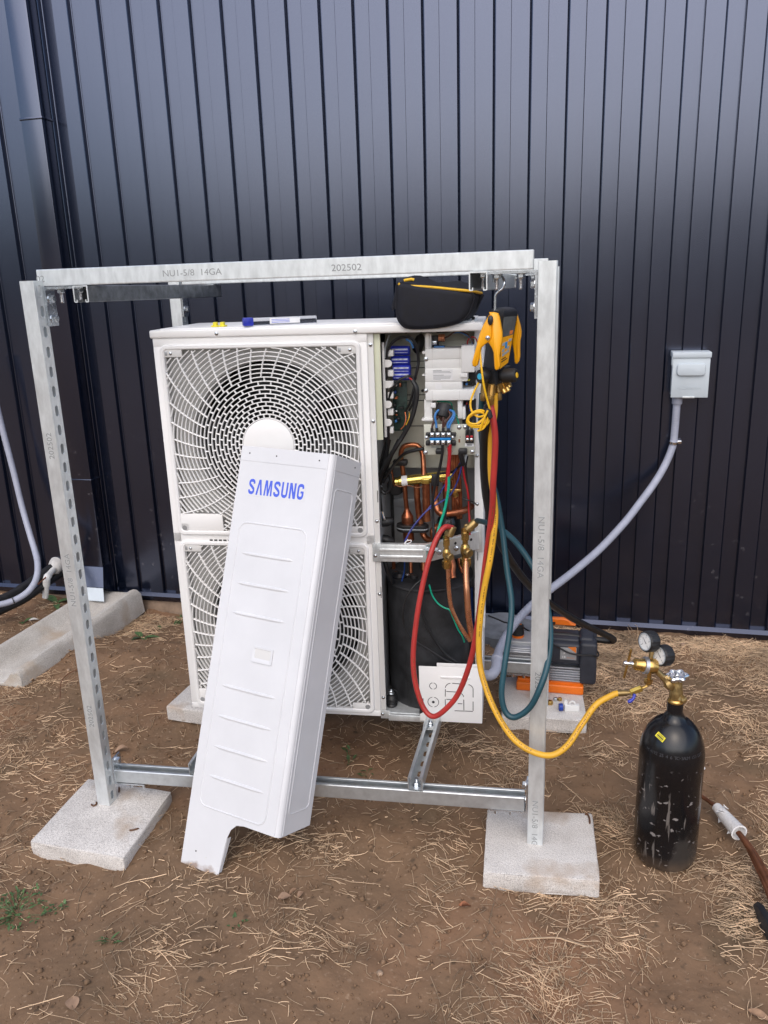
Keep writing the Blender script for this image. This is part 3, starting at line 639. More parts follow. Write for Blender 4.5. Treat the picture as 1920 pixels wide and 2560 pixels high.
    for hx, hz in ((ix0 + .008, iz0 + .008), (ix1 - .008, iz0 + .008)):
        ub('locating_hole', MB().lathe([(.0078, 0), (.0078, .0004)], (hx, -.0099, hz), (0, -1, 0), 20), 'greypanel', root)
    # shroud plate with the fan opening, bell mouth, fan
    R0 = .2375; n = 64; m = MB(); a = [2 * math.pi * k / n for k in range(n)]
    sq = []
    for t in a:
        c, s = math.cos(t), math.sin(t); k = min((x1 - cx_ if c > 0 else cx_ - x0) / max(abs(c), 1e-6), (z1 - cz_ if s > 0 else cz_ - z0) / max(abs(s), 1e-6)); sq.append((cx_ + c * k, cz_ + s * k))
    cir = lambda r: [(cx_ + r * math.cos(t), cz_ + r * math.sin(t)) for t in a]
    ring_strip(m, [(sq, .026), (cir(R0 + .014), .026), (cir(R0 + .004), .030), (cir(R0), .040), (cir(R0), .110)], 0)
    ub('shroud', m, 'shroudgrey', un, 40)
    fan = ub('fan', MB().lathe([(.062, 0), (.066, .004), (.066, .07), (.05, .075)], (cx_, .070, cz_), (0, 1, 0), 32), 'fan')
    for b3 in range(3):
        t0 = b3 * 2 * math.pi / 3 + .5; vs = []; nr, na = 7, 9
        for i in range(nr):
            r = .06 + (.228 - .06) * i / (nr - 1)
            for j in range(na):
                f = j / (na - 1); t = t0 + f * 1.45 + .25 * i / nr; vs.append((cx_ + r * math.cos(t), .062 + .075 * f - .01 * math.sin(f * 3.14), cz_ + r * math.sin(t)))
        fs = [(i * na + j, i * na + j + 1, (i + 1) * na + j + 1, (i + 1) * na + j) for i in range(nr - 1) for j in range(na - 1)]
        ub('fan_blade', MB().add(vs, fs), 'fan', fan, 60)
    return root
for i in range(2): grille(i)
ub('partition', MB().rmm((FPW + .002, .012, .012), (FPW + .006, UD - .004, 1.18), .0008), 'greypanel')

# ---- service bay shell
ub('bay_back', MB().rmm((FPW + .006, UD - .012, .012), (UW - .002, UD - .004, 1.184), .002), 'greypanel')
for a, b_, c, d in ((700, 800, 130, 700), (660, 690, 840, 890)): pass
P0_, P1_ = z7(240, 760, UD - .02), z7(740, 880, UD - .02); ub('embossed_rib', MB().rmm((P0_.x, UD - .015, P1_.z), (P1_.x, UD - .011, P0_.z), .002), 'greypanel')
fl0 = UP(1190, 1300, .15).x; sp = ub('side_flange', MB().rmm((fl0 - .004, .148, .012), (UW, .152, 1.184), .001).rmm((UW - .002, .150, .012), (UW + .001, UD, 1.184), .0008), 'white')
for v in (1139, 1260, 1333, 1362): P = UP(1193, v, .148); screw((P.x, .148, P.z), sp)
ub('side_slot', MB().box((UW - .0175, .1468, .475), (UW - .0155, .1485, .53)), 'dark', sp)
# upper pale back plate behind the electrics
A, B = z6(300, 260, .20), z6(1420, 1900, .20)
ub('electrics_back_plate', MB().rmm((A.x, .200, B.z), (UW - .004, .204, 1.183), .001), 'paleplate')
for y_ in (600, 680, 1010, 1080, 1390):
    P = z6(700, y_, .199); ub('plate_groove', MB().box((A.x + .02, .1985, P.z - .0012), (A.x + .15, .2005, P.z + .0012)), 'black')
A, B = z6(160, 265, .012), z6(285, 1560, .012)
ub('insulation_strip', MB().rmm((A.x, .011, B.z), (B.x, .015, A.z), .0008), 'palegreen')
# white comb holder
A, B = z6(262, 370, .045), z6(330, 1530, .045); m = MB(); m.rmm((A.x, .043, B.z), (B.x, .052, A.z), .002)
ub('cable_holder', m, 'whiteplastic')
for y_ in (630, 885, 1130, 1350):
    P = z6(300, y_, .043); m = MB(); n = 12
    P2 = z6(345, y_, .043); r = .0105
    pts = [V(P.x, .042, P.z + r)] + [V(P2.x + r * math.cos(t), .042, P2.z + r * math.sin(t)) for t in np.linspace(math.pi / 2, -math.pi / 2, 9)] + [V(P.x, .042, P.z - r)]
    ub('holder_tab', m.prism(pts, (0, .006, 0), .001), 'whiteplastic')
for y_ in (500, 745, 880, 1015, 1220, 1440):
    P = z6(375, y_, .06); ub('holder_clip', MB().rmm((P.x - .008, .055, P.z - .009), (P.x + .008, .075, P.z + .009), .0015), 'whiteplastic')
# capacitors
for y_, xa_, xb_ in ((470, 375, 612), (590, 380, 612), (695, 400, 622), (775, 400, 622)):
    P, Q = z6(xa_, y_, .09), z6(xb_, y_, .09); r = .0135
    c = ub('capacitor', MB().lathe([(r * .8, 0), (r, .002), (r, (Q - P).length - .004), (r * .93, (Q - P).length - .003), (r, (Q - P).length - .001), (r * .8, (Q - P).length)], P, Q - P, 24), 'bluecap')
    for dz, hgt in ((.0035, .0022), (-.0055, .0010)):
        ub('print_band', MB().rmm((P.x + .004, .09 - math.sqrt(r * r - dz * dz) - .0004, P.z + dz - hgt), (Q.x - .006, .09 - r + .004, P.z + dz + hgt), .0003), 'capstripe', c)
A, B = z6(395, 850, .12), z6(505, 1450, .12); pcb = ub('circuit_board', MB().rmm((A.x, .12, B.z), (B.x + .02, .122, A.z), .0003), 'pcb')
for x_, y_, w_, h_, mt in ((490, 890, 22, 45, 'copper'), (440, 890, 20, 30, 'decal'), (440, 1050, 30, 20, 'orangepart'), (420, 1140, 30, 40, 'black'), (440, 1210, 35, 20, 'zinc'), (445, 1255, 30, 16, 'copper'), (440, 1330, 26, 30, 'wirelblue'), (470, 1300, 30, 24, 'black'), (500, 1170, 50, 14, 'black'), (430, 980, 22, 30, 'wireblue')):
    P = z6(x_, y_, .10); ub('board_part', MB().rmm((P.x - w_ * .00012, .095, P.z - h_ * .00012), (P.x + w_ * .00012, .119, P.z + h_ * .00012), .001), mt, pcb)
def wire(name, pts, r, mt, conv=z6, n=8, k=6):
    return ub(name, MB().tube(spline([conv(x, y, d) for x, y, d in pts], k), r, n), mt)
wire('cable', [(330, 1500, .06), (318, 1150, .06), (318, 800, .055), (318, 560, .05), (345, 450, .05), (420, 350, .05), (530, 305, .05), (630, 320, .05), (690, 430, .055), (712, 580, .06), (700, 700, .06), (668, 830, .065)], .0042, 'wireblack')
wire('cable', [(345, 1080, .06), (390, 950, .05), (470, 840, .045), (560, 790, .045), (630, 790, .05), (662, 870, .05), (640, 1000, .05), (600, 1130, .06), (545, 1230, .08)], .0036, 'wireblack')
wire('cable', [(660, 850, .05), (668, 980, .05), (640, 1120, .05), (600, 1200, .06)], .0034, 'wireblack')
wire('cable', [(640, 830, .05), (690, 930, .045), (690, 1060, .045), (660, 1200, .045), (610, 1350, .045), (530, 1500, .05), (430, 1659, .05), (300, 1880, .07), (170, 2150, .09), (130, 2400, .10)], .0070, 'wireblack')
wire('cable', [(560, 330, .06), (620, 370, .06), (650, 440, .06)], .003, 'wirelblue'); wire('cable', [(600, 800, .05), (655, 850, .048), (690, 940, .044)], .0026, 'wirered')
wire('cable', [(345, 1390, .05), (340, 1600, .06), (320, 1800, .08), (240, 2050, .09), (170, 2300, .1)], .005, 'wireblack')
wire('cable', [(310, 560, .048), (310, 430, .05), (350, 300, .06), (380, 275, .08)], .0022, 'keygrey')
wire('cable', [(550, 1220, .07), (560, 1300, .06), (540, 1380, .06), (500, 1430, .07)], .0015, 'orangepart'); wire('cable', [(600, 1230, .07), (600, 1290, .06), (560, 1380, .06)], .0013, 'yellowcable')
P = z6(715, 390, .14); ub('wire_bundle', MB().lathe([(.004, -.028), (.014, -.02), (.017, 0), (.013, .02), (.004, .03)], P, (.3, .2, 1), 12), 'rubber')
# white electrical cover: five shallow steps, tabs and pillars
rows = [(452, 566, 790, 1396, .046), (572, 688, 788, 1392, .048), (694, 842, 790, 1312, .046), (846, 950, 792, 1245, .048), (956, 1072, 795, 1392, .046)]
cov = None
for k, (ya, yb, xa_, xb_, d) in enumerate(rows):
    A, B = z6(xa_, ya, d), z6(xb_, yb, d); m = MB().rmm((A.x, d, B.z - .0010), (B.x, .12, A.z + .0006), .003)
    if cov is None: cov = ub('electrical_cover', m, 'whiteplastic')
    else: ub('cover_step', m, 'whiteplastic', cov)
for xa_, xb_, ya, yb, d in ((1235, 1398, 410, 735, .038), (790, 868, 275, 470, .060), (800, 846, 262, 470, .052), (780, 884, 1068, 1340, .058), (1190, 1250, 1068, 1300, .058), (1245, 1285, 1160, 1310, .062), (855, 925, 1112, 1170, .050), (757, 800, 480, 515, .05), (757, 792, 765, 782, .05), (750, 890, 1300, 1330, .05), (1225, 1312, 745, 800, .040)):
    A, B = z6(xa_, ya, d), z6(xb_, yb, d); ub('cover_tab', MB().rmm((A.x, d, B.z), (B.x, .11, A.z), .002), 'whiteplastic', cov)
for x_ in (880, 1215):
    for k in (0, 1, 4): A = z6(x_, rows[k][0] + 4, .045); B = z6(x_, rows[k][1] - 4, .045); ub('cover_seam', MB().box((A.x - .0006, rows[k][4] - .0006, B.z), (A.x + .0006, rows[k][4] + .002, A.z)), 'offwhite', cov)
for y_ in (575, 960): P = z6(805, y_, .044); screw((P.x, .0458, P.z), cov, .0045)
A, B = z6(885, 703, .045), z6(1132, 834, .045); lab = ub('label_sticker', MB().box((A.x, .0453, B.z), (B.x, .0462, A.z)), 'decal', cov)
for k in range(9):
    if k == 3: continue
    zz = A.z - .003 - k * (A.z - B.z - .004) / 8.6; ub('text_line', MB().box((A.x + .0015, .0450, zz - (.0009 if k in (0, 4) else .0005)), (A.x + (B.x - A.x) * (.45 if k == 0 else .55 if k == 4 else .4 if k == 8 else random.uniform(.86, .95)), .0454, zz + .0006)), 'ink', lab)
A, B = z6(918, 862, .047), z6(995, 940, .047); ub('label_sticker', MB().box((A.x, .0472, B.z), (B.x, .0482, A.z)), 'decal', cov)
# dark gaps with parts seen at the right of the cover
A, B = z6(1240, 735, .075), z6(1400, 912, .075); gp = ub('side_board', MB().box((A.x, .11, B.z), (UW - .02, .112, A.z)), 'dark')
for x_, y_, w_, h_, mt in ((1320, 832, 40, 14, 'decalyellow'), (1300, 880, 24, 26, 'wirelblue'), (1290, 815, 25, 12, 'wiregreen'), (1370, 880, 14, 30, 'black')):
    P = z6(x_, y_, .09); ub('board_part', MB().rmm((P.x - w_ * .00012, .085, P.z - h_ * .00012), (P.x + w_ * .00012, .109, P.z + h_ * .00012), .0015), mt, gp)
A, B = z6(1240, 1075, .09), z6(1420, 1400, .09); gp = ub('side_board', MB().box((A.x, .115, B.z), (UW - .02, .117, A.z)), 'dark')
for x_, y_, w_, h_, mt in ((1300, 1120, 14, 24, 'wirered'), (1325, 1150, 10, 30, 'wirenavy'), (1285, 1190, 16, 30, 'copper'), (1340, 1200, 16, 16, 'bluecap')):
    P = z6(x_, y_, .09); ub('board_part', MB().rmm((P.x - w_ * .00012, .085, P.z - h_ * .00012), (P.x + w_ * .00012, .114, P.z + h_ * .00012), .0012), mt, gp)
# above the cover: relay, copper choke, wires
A, B = z6(872, 290, .09), z6(960, 440, .09); ub('relay', MB().rmm((A.x, .09, B.z), (B.x, .11, A.z), .002), 'black')
P = z6(900, 375, .085); ub('relay_contact', MB().rmm((P.x - .007, .083, P.z - .006), (P.x + .009, .09, P.z + .006), .002), 'zinc')
P = z6(955, 318, .085); ch_ = ub('choke', MB().lathe([(.008, 0), (.0105, .001), (.0105, .018), (.008, .019)], P, (1, 0, 0), 20), 'copper')
for k in range(4): ub('winding', MB().lathe([(.0110, .002 + k * .0045), (.0116, .0036 + k * .0045), (.0110, .005 + k * .0045)], P, (1, 0, 0), 20), 'coppernew', ch_)
A, B = z6(900, 415, .08), z6(1030, 445, .08); ub('fuse_block', MB().rmm((A.x, .075, B.z), (B.x, .10, A.z), .002), 'wirelblue')
wire('cable', [(1035, 315, .07), (1080, 295, .06), (1160, 240, .06), (1250, 240, .06), (1330, 290, .06), (1375, 360, .07), (1385, 420, .09)], .0022, 'wirebrown')
wire('cable', [(1140, 255, .062), (1210, 248, .062), (1280, 272, .062), (1350, 320, .066), (1380, 400, .09)], .0020, 'wirelblue')
wire('cable', [(1310, 410, .08), (1315, 350, .07), (1360, 305, .065), (1410, 320, .07), (1440, 390, .08)], .0018, 'wirered')
wire('cable', [(940, 240, .10), (1000, 235, .09), (1080, 232, .09), (1130, 215, .1)], .004, 'wireblack')
for x_, y_ in ((560, 245), (745, 240), (760, 965), (1440, 230)): P = z6(x_, y_, .19); ub('grommet', MB().lathe([(.0045, 0), (.0045, .003)], (P.x, .2, P.z), (0, -1, 0), 12), 'black')
# terminal plate
A, B = z6(778, 1370, .05), UP(1188, 1137, .05); tp = ub('terminal_plate', MB().rmm((A.x, .05, B.z), (B.x, .0525, A.z), .001), 'paleplate')
for x_, y_ in ((748, 162), (1352, 152)): P = z7(x_, y_, .05); screw((P.x, .05, P.z), tp, .005)
for x_, y_ in ((1210, 1408), (1285, 1405)): P = z6(x_, y_, .05); screw((P.x, .05, P.z), tp, .005)
for x_, y_, r in ((1222, 1525, .0012), (1128, 1700, .001)): P = z6(x_, y_, .05); ub('hole', MB().lathe([(r, 0), (r, .0006)], (P.x, .0502, P.z), (0, -1, 0), 10), 'dark', tp)
P = z6(1212, 1572, .05); ub('slot', MB().box((P.x - .0025, .0494, P.z - .005), (P.x + .0025, .0502, P.z + .005)), 'copperdull', tp)
A, B = z6(850, 1465, .028), z6(1110, 1625, .028); tb_ = ub('terminal_block', MB().rmm((A.x, .028, B.z), (B.x, .05, A.z), .002), 'black')
for xa_, xb_ in ((800, 850), (1110, 1168)):
    for ya, yb in ((1475, 1525), (1575, 1632)):
        C_, D_ = z6(xa_, ya, .034), z6(xb_, yb, .034); ub('block_ear', MB().rmm((C_.x, .034, D_.z), (D_.x, .05, C_.z), .002), 'black', tb_)
A2, B2 = z6(850, 1538, .024), z6(1105, 1565, .024); ub('marker_strip', MB().rmm((A2.x, .024, B2.z), (B2.x, .029, A2.z), .0008), 'termblue', tb_)
for x_ in (880, 948, 1016, 1084):
    for y_ in (1498, 1592):
        P = z6(x_, y_, .026); t_ = ub('terminal', MB().rmm((P.x - .0058, .0245, P.z - .0062), (P.x + .0058, .028, P.z + .0062), .0008), 'zinc', tb_)
        ub('terminal_screw', MB().lathe([(.0042, 0), (.0042, .0018), (.003, .0026)], (P.x, .0245, P.z), (0, -1, 0), 12), 'chrome', tb_)
for xa_ in (802, 1120): P = z6(xa_ + 8, 1535, .03); screw((P.x, .034, P.z), tb_, .004)
for x_ in (890, 940, 1005, 1075): P = z6(x_, 1648, .0497); ub('plate_text', MB().box((P.x - .005, .0495, P.z - .0014), (P.x + .005, .0502, P.z + .0014)), 'ink', tp)
A, B = z6(1285, 1440, .038), z6(1388, 1600, .038); rb = ub('signal_block', MB().rmm((A.x, .036, B.z), (B.x, .05, A.z), .0015), 'black')
for x_ in (1312, 1360):
    P = z6(x_, 1520, .035); ub('marker', MB().rmm((P.x - .004, .0345, P.z - .003), (P.x + .004, .037, P.z + .003), .0006), 'wirered', rb)
    P = z6(x_, 1558, .035); ub('terminal_screw', MB().lathe([(.0045, 0), (.0045, .0018), (.003, .0026)], (P.x, .036, P.z), (0, -1, 0), 12), 'chrome', rb)
A, B = z6(1280, 1602, .049), z6(1390, 1640, .049); ub('label_sticker', MB().box((A.x, .0493, B.z), (B.x, .0502, A.z)), 'decal', tp)
P = z6(1335, 1622, .0492); ub('plate_text', MB().box((P.x - .007, .0489, P.z - .0012), (P.x + .007, .0494, P.z + .0012)), 'inkblack', tp)
for xa_, xb_, ya, yb in ((875, 975, 115, 185), (1170, 1285, 112, 190)):
    C_, D_ = z7(xa_, ya, .035), z7(xb_, yb, .035); ub('cable_clamp', MB().rmm((C_.x, .030, D_.z), (D_.x, .052, C_.z), .004), 'black', tp)
# ferrite ring with the four mains wires
P = z6(1022, 1205, .06); fe = ub('ferrite_ring', MB().lathe([(.012, -.020), (.0215, -.018), (.0235, -.010), (.0235, .010), (.0215, .018), (.012, .020)], P, (.25, .35, 1), 24), 'rubber')
ub('tie_band', MB().lathe([(.0238, -.003), (.0242, 0), (.0238, .003)], P, (.25, .35, 1), 24), 'black', fe)
for pts, mt in (([(880, 1470, .028), (885, 1380, .035), (930, 1300, .04), (985, 1240, .05)], 'wirebrown'), ([(935, 1470, .028), (930, 1370, .035), (915, 1270, .035), (950, 1205, .04), (1000, 1190, .05)], 'wirelblue'),
                ([(1012, 1470, .028), (1012, 1380, .035), (1018, 1290, .04), (1020, 1230, .05)], 'wirebrown'), ([(1028, 1400, .03), (1050, 1330, .03), (1100, 1270, .035), (1090, 1220, .04), (1050, 1200, .05)], 'wirebrown'),
                ([(1080, 1470, .028), (1068, 1380, .03), (1085, 1340, .03), (1135, 1270, .03), (1135, 1215, .035), (1080, 1195, .05)], 'wirelblue'), ([(1084, 1440, .028), (1100, 1370, .028), (1145, 1290, .03), (1145, 1220, .035), (1090, 1205, .05)], 'wirelblue'), ([(930, 1310, .05), (965, 1270, .05), (1000, 1330, .05)], 'wirebrown')):
    wire('mains_wire', pts, .0032, mt)
for x_ in (878, 936, 1014, 1080): P = z6(x_, 1445, .027); ub('crimp_sleeve', MB().tube([V(P.x, .027, P.z - .006), V(P.x, .028, P.z + .007)], .0042, 10), 'black')
for x_ in (1312, 1358): wire('signal_wire', [(x_, 1490, .036), (x_ + 2, 1430, .034), (x_ + 8, 1370, .05), (x_ + 20, 1320, .08)], .0032, 'wireblack')
wire('earth_wire', [(940, 1090, .09), (1050, 1095, .085), (1110, 1110, .08), (1130, 1180, .08), (1165, 1250, .08), (1195, 1330, .07), (1210, 1400, .055)], .0022, 'wiregreen')

# ---- refrigerant circuit
cu = lambda pts, r, mt='copper', nm='copper_pipe': ub(nm, MB().tube(spline([z7(x, y, d) for x, y, d in pts], 8), r, 14), mt)
cu([(470, 600, .17), (455, 420, .17), (432, 270, .17), (428, 170, .17), (460, 90, .17), (560, 62, .17), (650, 78, .17), (700, 160, .16), (715, 260, .15), (722, 430, .14)], .0078)
P, Q = z7(350, 545, .13), z7(1105, 455, .13); L = (Q - P).length; r = .0158
rv = ub('reversing_valve', MB().lathe([(.010, 0), (.0138, .002), (.0138, .006), (.0125, .008), (.0125, .011), (r, .014), (r, L - .014), (.0125, L - .011), (.0138, L - .006), (.0138, L - .002), (.010, L)], P, Q - P, 28), 'gold')
A = z7(480, 520, .112); ub('label_sticker', MB().lathe([(r + .0004, .022), (r + .0004, .040)], P, Q - P, 28, caps=False), 'decal', rv)
A = z7(745, 530, .108); ub('pilot_block', MB().rbox(A, (.025, .012, .017), .002, Matrix.Rotation(.09, 3, 'Y')), 'gold', rv)
A = z7(872, 520, .112); ub('coil_clip', MB().rbox(A, (.024, .006, .036), .001, Matrix.Rotation(.05, 3, 'Y')), 'black', rv)
wire('capillary', [(350, 580, .11), (420, 605, .11), (520, 590, .11), (620, 615, .11), (700, 605, .11), (725, 560, .11)], .0013, 'copperdull', z7); wire('capillary', [(950, 545, .11), (1040, 540, .11), (1100, 520, .115)], .0013, 'copperdull', z7)
cu([(722, 425, .13), (720, 500, .125)], .0072)
cu([(476, 590, .14), (485, 720, .15), (498, 880, .16)], .0076); cu([(630, 560, .14), (640, 780, .15), (660, 950, .16), (690, 1120, .16), (720, 1230, .16), (780, 1290, .15), (850, 1280, .14), (840, 1190, .14), (880, 1130, .15), (990, 1100, .18)], .0098)
cu([(750, 560, .14), (755, 800, .14), (760, 1000, .14), (765, 1050, .14)], .0118); cu([(862, 580, .15), (870, 760, .15), (900, 900, .14), (960, 955, .13), (1080, 950, .13), (1250, 915, .15), (1340, 860, .19)], .0105)
cu([(1000, 540, .16), (1005, 700, .17), (1010, 920, .18)], .0085); cu([(300, 380, .18), (325, 520, .16), (350, 590, .14)], .004)
for x_ in (1095, 1125, 1160, 1195): cu([(x_, 150, .19), (x_ - 8, 420, .19), (x_ + 6, 700, .19), (x_ + 10, 1020, .19)], .0050)
cu([(1150, 760, .16), (1165, 840, .16), (1175, 920, .17)], .0045)
A = z7(1125, 690, .15); ub('flare_nut', MB().lathe([(.008, -.012), (.0095, -.010), (.0095, .004), (.006, .006), (.006, .018)], A, (-.3, 0, 1), 6), 'brass'); A = z7(1135, 650, .15); ub('flare_bar', MB().rbox(A, (.034, .010, .008), .002), 'brass')
P = z7(502, 880, .16); ub('muffler', MB().lathe([(.0080, 0), (.0085, -.006), (.014, -.018), (.0185, -.026), (.0190, -.030), (.0190, -.062), (.0175, -.066), (.0175, -.105), (.010, -.112)], P, (-.04, 0, 1), 28), 'copper')
A, B = z7(470, 1125, .15), z7(685, 1140, .15)
bd = []
for k in range(28):
    t = 2 * math.pi * k / 28; ctr = (A if math.cos(t) < 0 else B); bd.append(V(ctr.x + .0245 * math.cos(t), .15 + .024 * math.sin(t), (A.z + B.z) / 2 - .002 * math.cos(t)))
rg = ub('rubber_band', MB().prism([p - V(0, 0, .011) for p in bd], (0, 0, .022), .002), 'rubber'); ub('tie_band', MB().prism([p * 1 + (p - V((A.x + B.x) / 2, .15, p.z)).normalized() * .0006 - V(0, 0, .002) for p in bd], (0, 0, .0035)), 'keygrey', rg)
A = z7(420, 290, .16); ub('rubber_block', MB().rbox(A, (.044, .03, .018), .005), 'rubber')
P = z7(360, 600, .19); ub('solenoid_coil', MB().lathe([(.020, -.015), (.027, -.012), (.027, .012), (.020, .015)], P, (.2, -1, .1), 24), 'rubber')
P = z7(1045, 1100, .20); ub('accumulator', MB().lathe([(.010, .040), (.028, .034), (.036, .018), (.038, 0), (.038, -.08)], P, (0, 0, 1), 28), 'blackgloss')
P = z7(240, 1060, .12); ub('sensor_plug', MB().lathe([(.006, -.022), (.013, -.015), (.015, 0), (.012, .016), (.006, .022)], P, (1, .2, .15), 16), 'rubber')
P = z7(240, 1300, .12); ub('sensor_plug', MB().lathe([(.008, -.026), (.015, -.015), (.017, 0), (.013, .018), (.006, .026)], P, (1, .1, -.3), 16), 'rubber')
wire('cable', [(170, 940, .11), (190, 1010, .11), (215, 1050, .11)], .0042, 'wireblack', z7)
for dx, mt in ((0, 'wirelblue'), (8, 'yellowcable'), (14, 'decal')): wire('signal_wire', [(178 + dx, 930, .105), (195 + dx, 1000, .105), (210 + dx, 1030, .11)], .0013, mt, z7)
for pts, r, mt in (([(275, 0, .07), (245, 150, .08), (200, 330, .09), (160, 500, .10), (165, 620, .11), (220, 690, .11), (290, 620, .11), (290, 480, .11), (250, 380, .11)], .0055, 'wireblack'),
                   ([(400, 0, .06), (330, 140, .07), (250, 330, .09), (170, 520, .10), (150, 700, .10), (165, 920, .10)], .006, 'wireblack'), ([(240, 30, .08), (190, 200, .09), (150, 400, .1), (150, 560, .1), (180, 610, .1)], .005, 'wireblack'),
                   ([(722, 112, .06), (600, 135, .07), (480, 175, .08), (380, 270, .09), (280, 400, .09), (190, 550, .10)], .0052, 'wireblack'),
                   ([(965, 60, .026), (962, 180, .03), (925, 380, .035), (870, 580, .04), (842, 760, .045), (842, 1000, .05), (850, 1200, .03), (855, 1340, .0)], .0042, 'wireblack'),
                   ([(1050, 90, .026), (1055, 220, .03), (1035, 400, .035), (1020, 560, .04), (1015, 660, .04)], .0050, 'wirered'), ([(1065, 60, .026), (1062, 160, .028), (1050, 330, .032), (1042, 470, .036)], .0045, 'wirered'),
                   ([(1045, 440, .036), (1045, 600, .036), (1020, 780, .036), (980, 950, .03), (925, 1120, .02), (870, 1330, -.01), (800, 1530, -.012), (770, 1620, -.008)], .0042, 'wiregreen'),
                   ([(1010, 850, .045), (990, 1020, .04), (950, 1180, .025), (880, 1370, -.004), (800, 1560, -.014), (730, 1750, -.012), (690, 2000, -.006)], .0050, 'wireblack'),
                   ([(1200, 320, .05), (1100, 410, .09), (980, 430, .10), (900, 440, .10)], .0040, 'wireblack'),
                   ([(1230, 250, .05), (1200, 400, .06), (1150, 560, .07), (1060, 720, .07), (900, 830, .07), (760, 920, .06), (640, 1050, .05), (540, 1190, .04), (480, 1320, .015)], .0024, 'wirenavy'),
                   ([(1220, 260, .05), (1130, 400, .07), (1000, 580, .07), (880, 770, .07), (730, 950, .06), (600, 1110, .05), (520, 1230, .035), (480, 1310, .02), (500, 1350, .01)], .0024, 'wirenavy'),
                   ([(1225, 300, .055), (1250, 480, .07), (1295, 680, .08), (1310, 900, .09), (1318, 1230, .08)], .0034, 'wirered'), ([(1240, 300, .055), (1265, 470, .07), (1302, 660, .08), (1316, 880, .09), (1322, 1200, .085)], .0034, 'wirebrown'),
                   ([(1290, 210, .055), (1270, 330, .06), (1275, 480, .07), (1300, 640, .08)], .0030, 'wireblack'), ([(1225, 755, .085), (1300, 780, .08), (1360, 800, .09), (1400, 828, .12)], .0022, 'wireblack'),
                   ([(1200, 170, .035), (1215, 240, .04), (1235, 320, .05)], .0075, 'wireblack'), ([(1270, 180, .045), (1255, 260, .05), (1240, 330, .055)], .0040, 'keygrey')):
    wire('cable', pts, r, mt, z7)
wire('white_tie', [(470, 1340, .005), (500, 1310, .005), (560, 1300, .005), (545, 1330, .002), (480, 1345, .002), (520, 1285, .005)], .0012, 'decal', z7)

# ---- valve bracket
zA, zB = .520, .573
vb = ub('valve_bracket', MB().rmm((FPW - .006, -.007, zA), (.778, -.0045, zB), .0008), 'galv')
for zz in (.536, .557): ub('pressed_rib', MB().rmm((FPW + .014, -.0105, zz - .0045), (.770, -.006, zz + .0045), .0035, 3), 'galv', vb)
ub('bracket_wing', MB().prism([V(.777, -.006, zA), V(UW - .012, .118, zA + .004), V(UW - .012, .118, zB + .006), V(.777, -.006, zB)], (.0015, -.0018, 0)), 'galv', vb)
ub('bracket_top', MB().prism([V(FPW - .006, -.006, zB), V(.777, -.006, zB), V(UW - .012, .118, zB + .006), V(UW - .012, .13, zB + .006), V(.777, .008, zB), V(FPW - .006, .008, zB)], (0, 0, .0015)), 'galv', vb)
ub('bracket_end', MB().rmm((UW - .020, .116, .512), (UW - .001, .1185, .605), .0008), 'galv', vb)
for x_, y_, d in ((130, 1500, -.0075),): P = z7(x_, y_, d); screw((FPW + .002, -.007, P.z), vb)
for k in (.15, .35, .55, .85):
    ub('hole', MB().lathe([(.0045, 0), (.0045, .0006)], (.777 + k * .151, -.0088 + k * .124, zB - .014), (.63, -.77, 0), 12), 'dark', vb)
P = z7(770, 1410, -.01); ub('wire_clip', MB().rbox((P.x + .012, -.013, P.z), (.040, .004, .010), .0015), 'boxgrey', vb); screw((P.x, -.0075, P.z), vb, .0055)
# service valves with gauge fittings
def service_valve(cx_, cy_, s, d, cap_r, port):
    P = z7(cx_, cy_, d); u = .0011 * s
    v = ub('service_valve', MB().lathe([(.0085 * s, .052 * s), (.0105 * s, .050 * s), (.0105 * s, .030 * s), (.0075 * s, .028 * s), (.0075 * s, .018 * s), (.011 * s, .014 * s), (.013 * s, .006 * s), (.013 * s, -.006 * s), (.010 * s, -.012 * s), (.010 * s, -.022 * s)], P, (0, 0, 1), 16), 'brass')
    ub('flare_nut', MB().lathe([(.0105 * s, -.020 * s), (.0150 * s, -.022 * s), (.0150 * s, -.040 * s), (.012 * s, -.047 * s), (.009 * s, -.048 * s)], P, (0, 0, 1), 6), 'brass', v)
    ub('cap', MB().lathe([(.008 * s, 0), (.008 * s, .010), (.0125 * s, .011), (.0125 * s, .024), (.010 * s, .027)], P, (.55, -.8, -.12), 8), 'brassdull', v)
    ub('hex_port', MB().lathe([(.0075 * s, .050 * s), (.0105 * s, .053 * s), (.0105 * s, .060 * s), (.006 * s, .062 * s)], P, (0, 0, 1), 6), 'brass', v)
    ub('mounting_bolt', MB().bolt(P + V(-.024 * s, .006, .004), (-.2, -1, 0), .0065, 0), 'zinc', v)
    return P
PV1 = service_valve(1018, 1480, .92, -.022, 0, 0); PV2 = service_valve(1260, 1430, 1.12, .030, 0, 0)
def rod(name, pts, r, mt, parent=un, n=14): return ub(name, MB().tube(pts, r, n), mt, parent)
E1 = z7(1075, 1185, -.035); E2 = z7(1370, 1085, .030)
Q = PV1 + V(0, 0, .056)
rod('charging_elbow', spline([Q, Q + V(.0, -.002, .012), (Q + E1) / 2 + V(.004, 0, .004), E1 + V(-.003, 0, -.012)], 5), .0045, 'brassdull'); ax1 = (E1 - z7(1050, 1250, -.035)).normalized()
ub('hose_coupler', MB().lathe([(.006, -.016), (.0115, -.014), (.0118, .014), (.0105, .016), (.008, .017)], E1, ax1, 20), 'brassdull')
Q = PV2 + V(0, 0, .066)
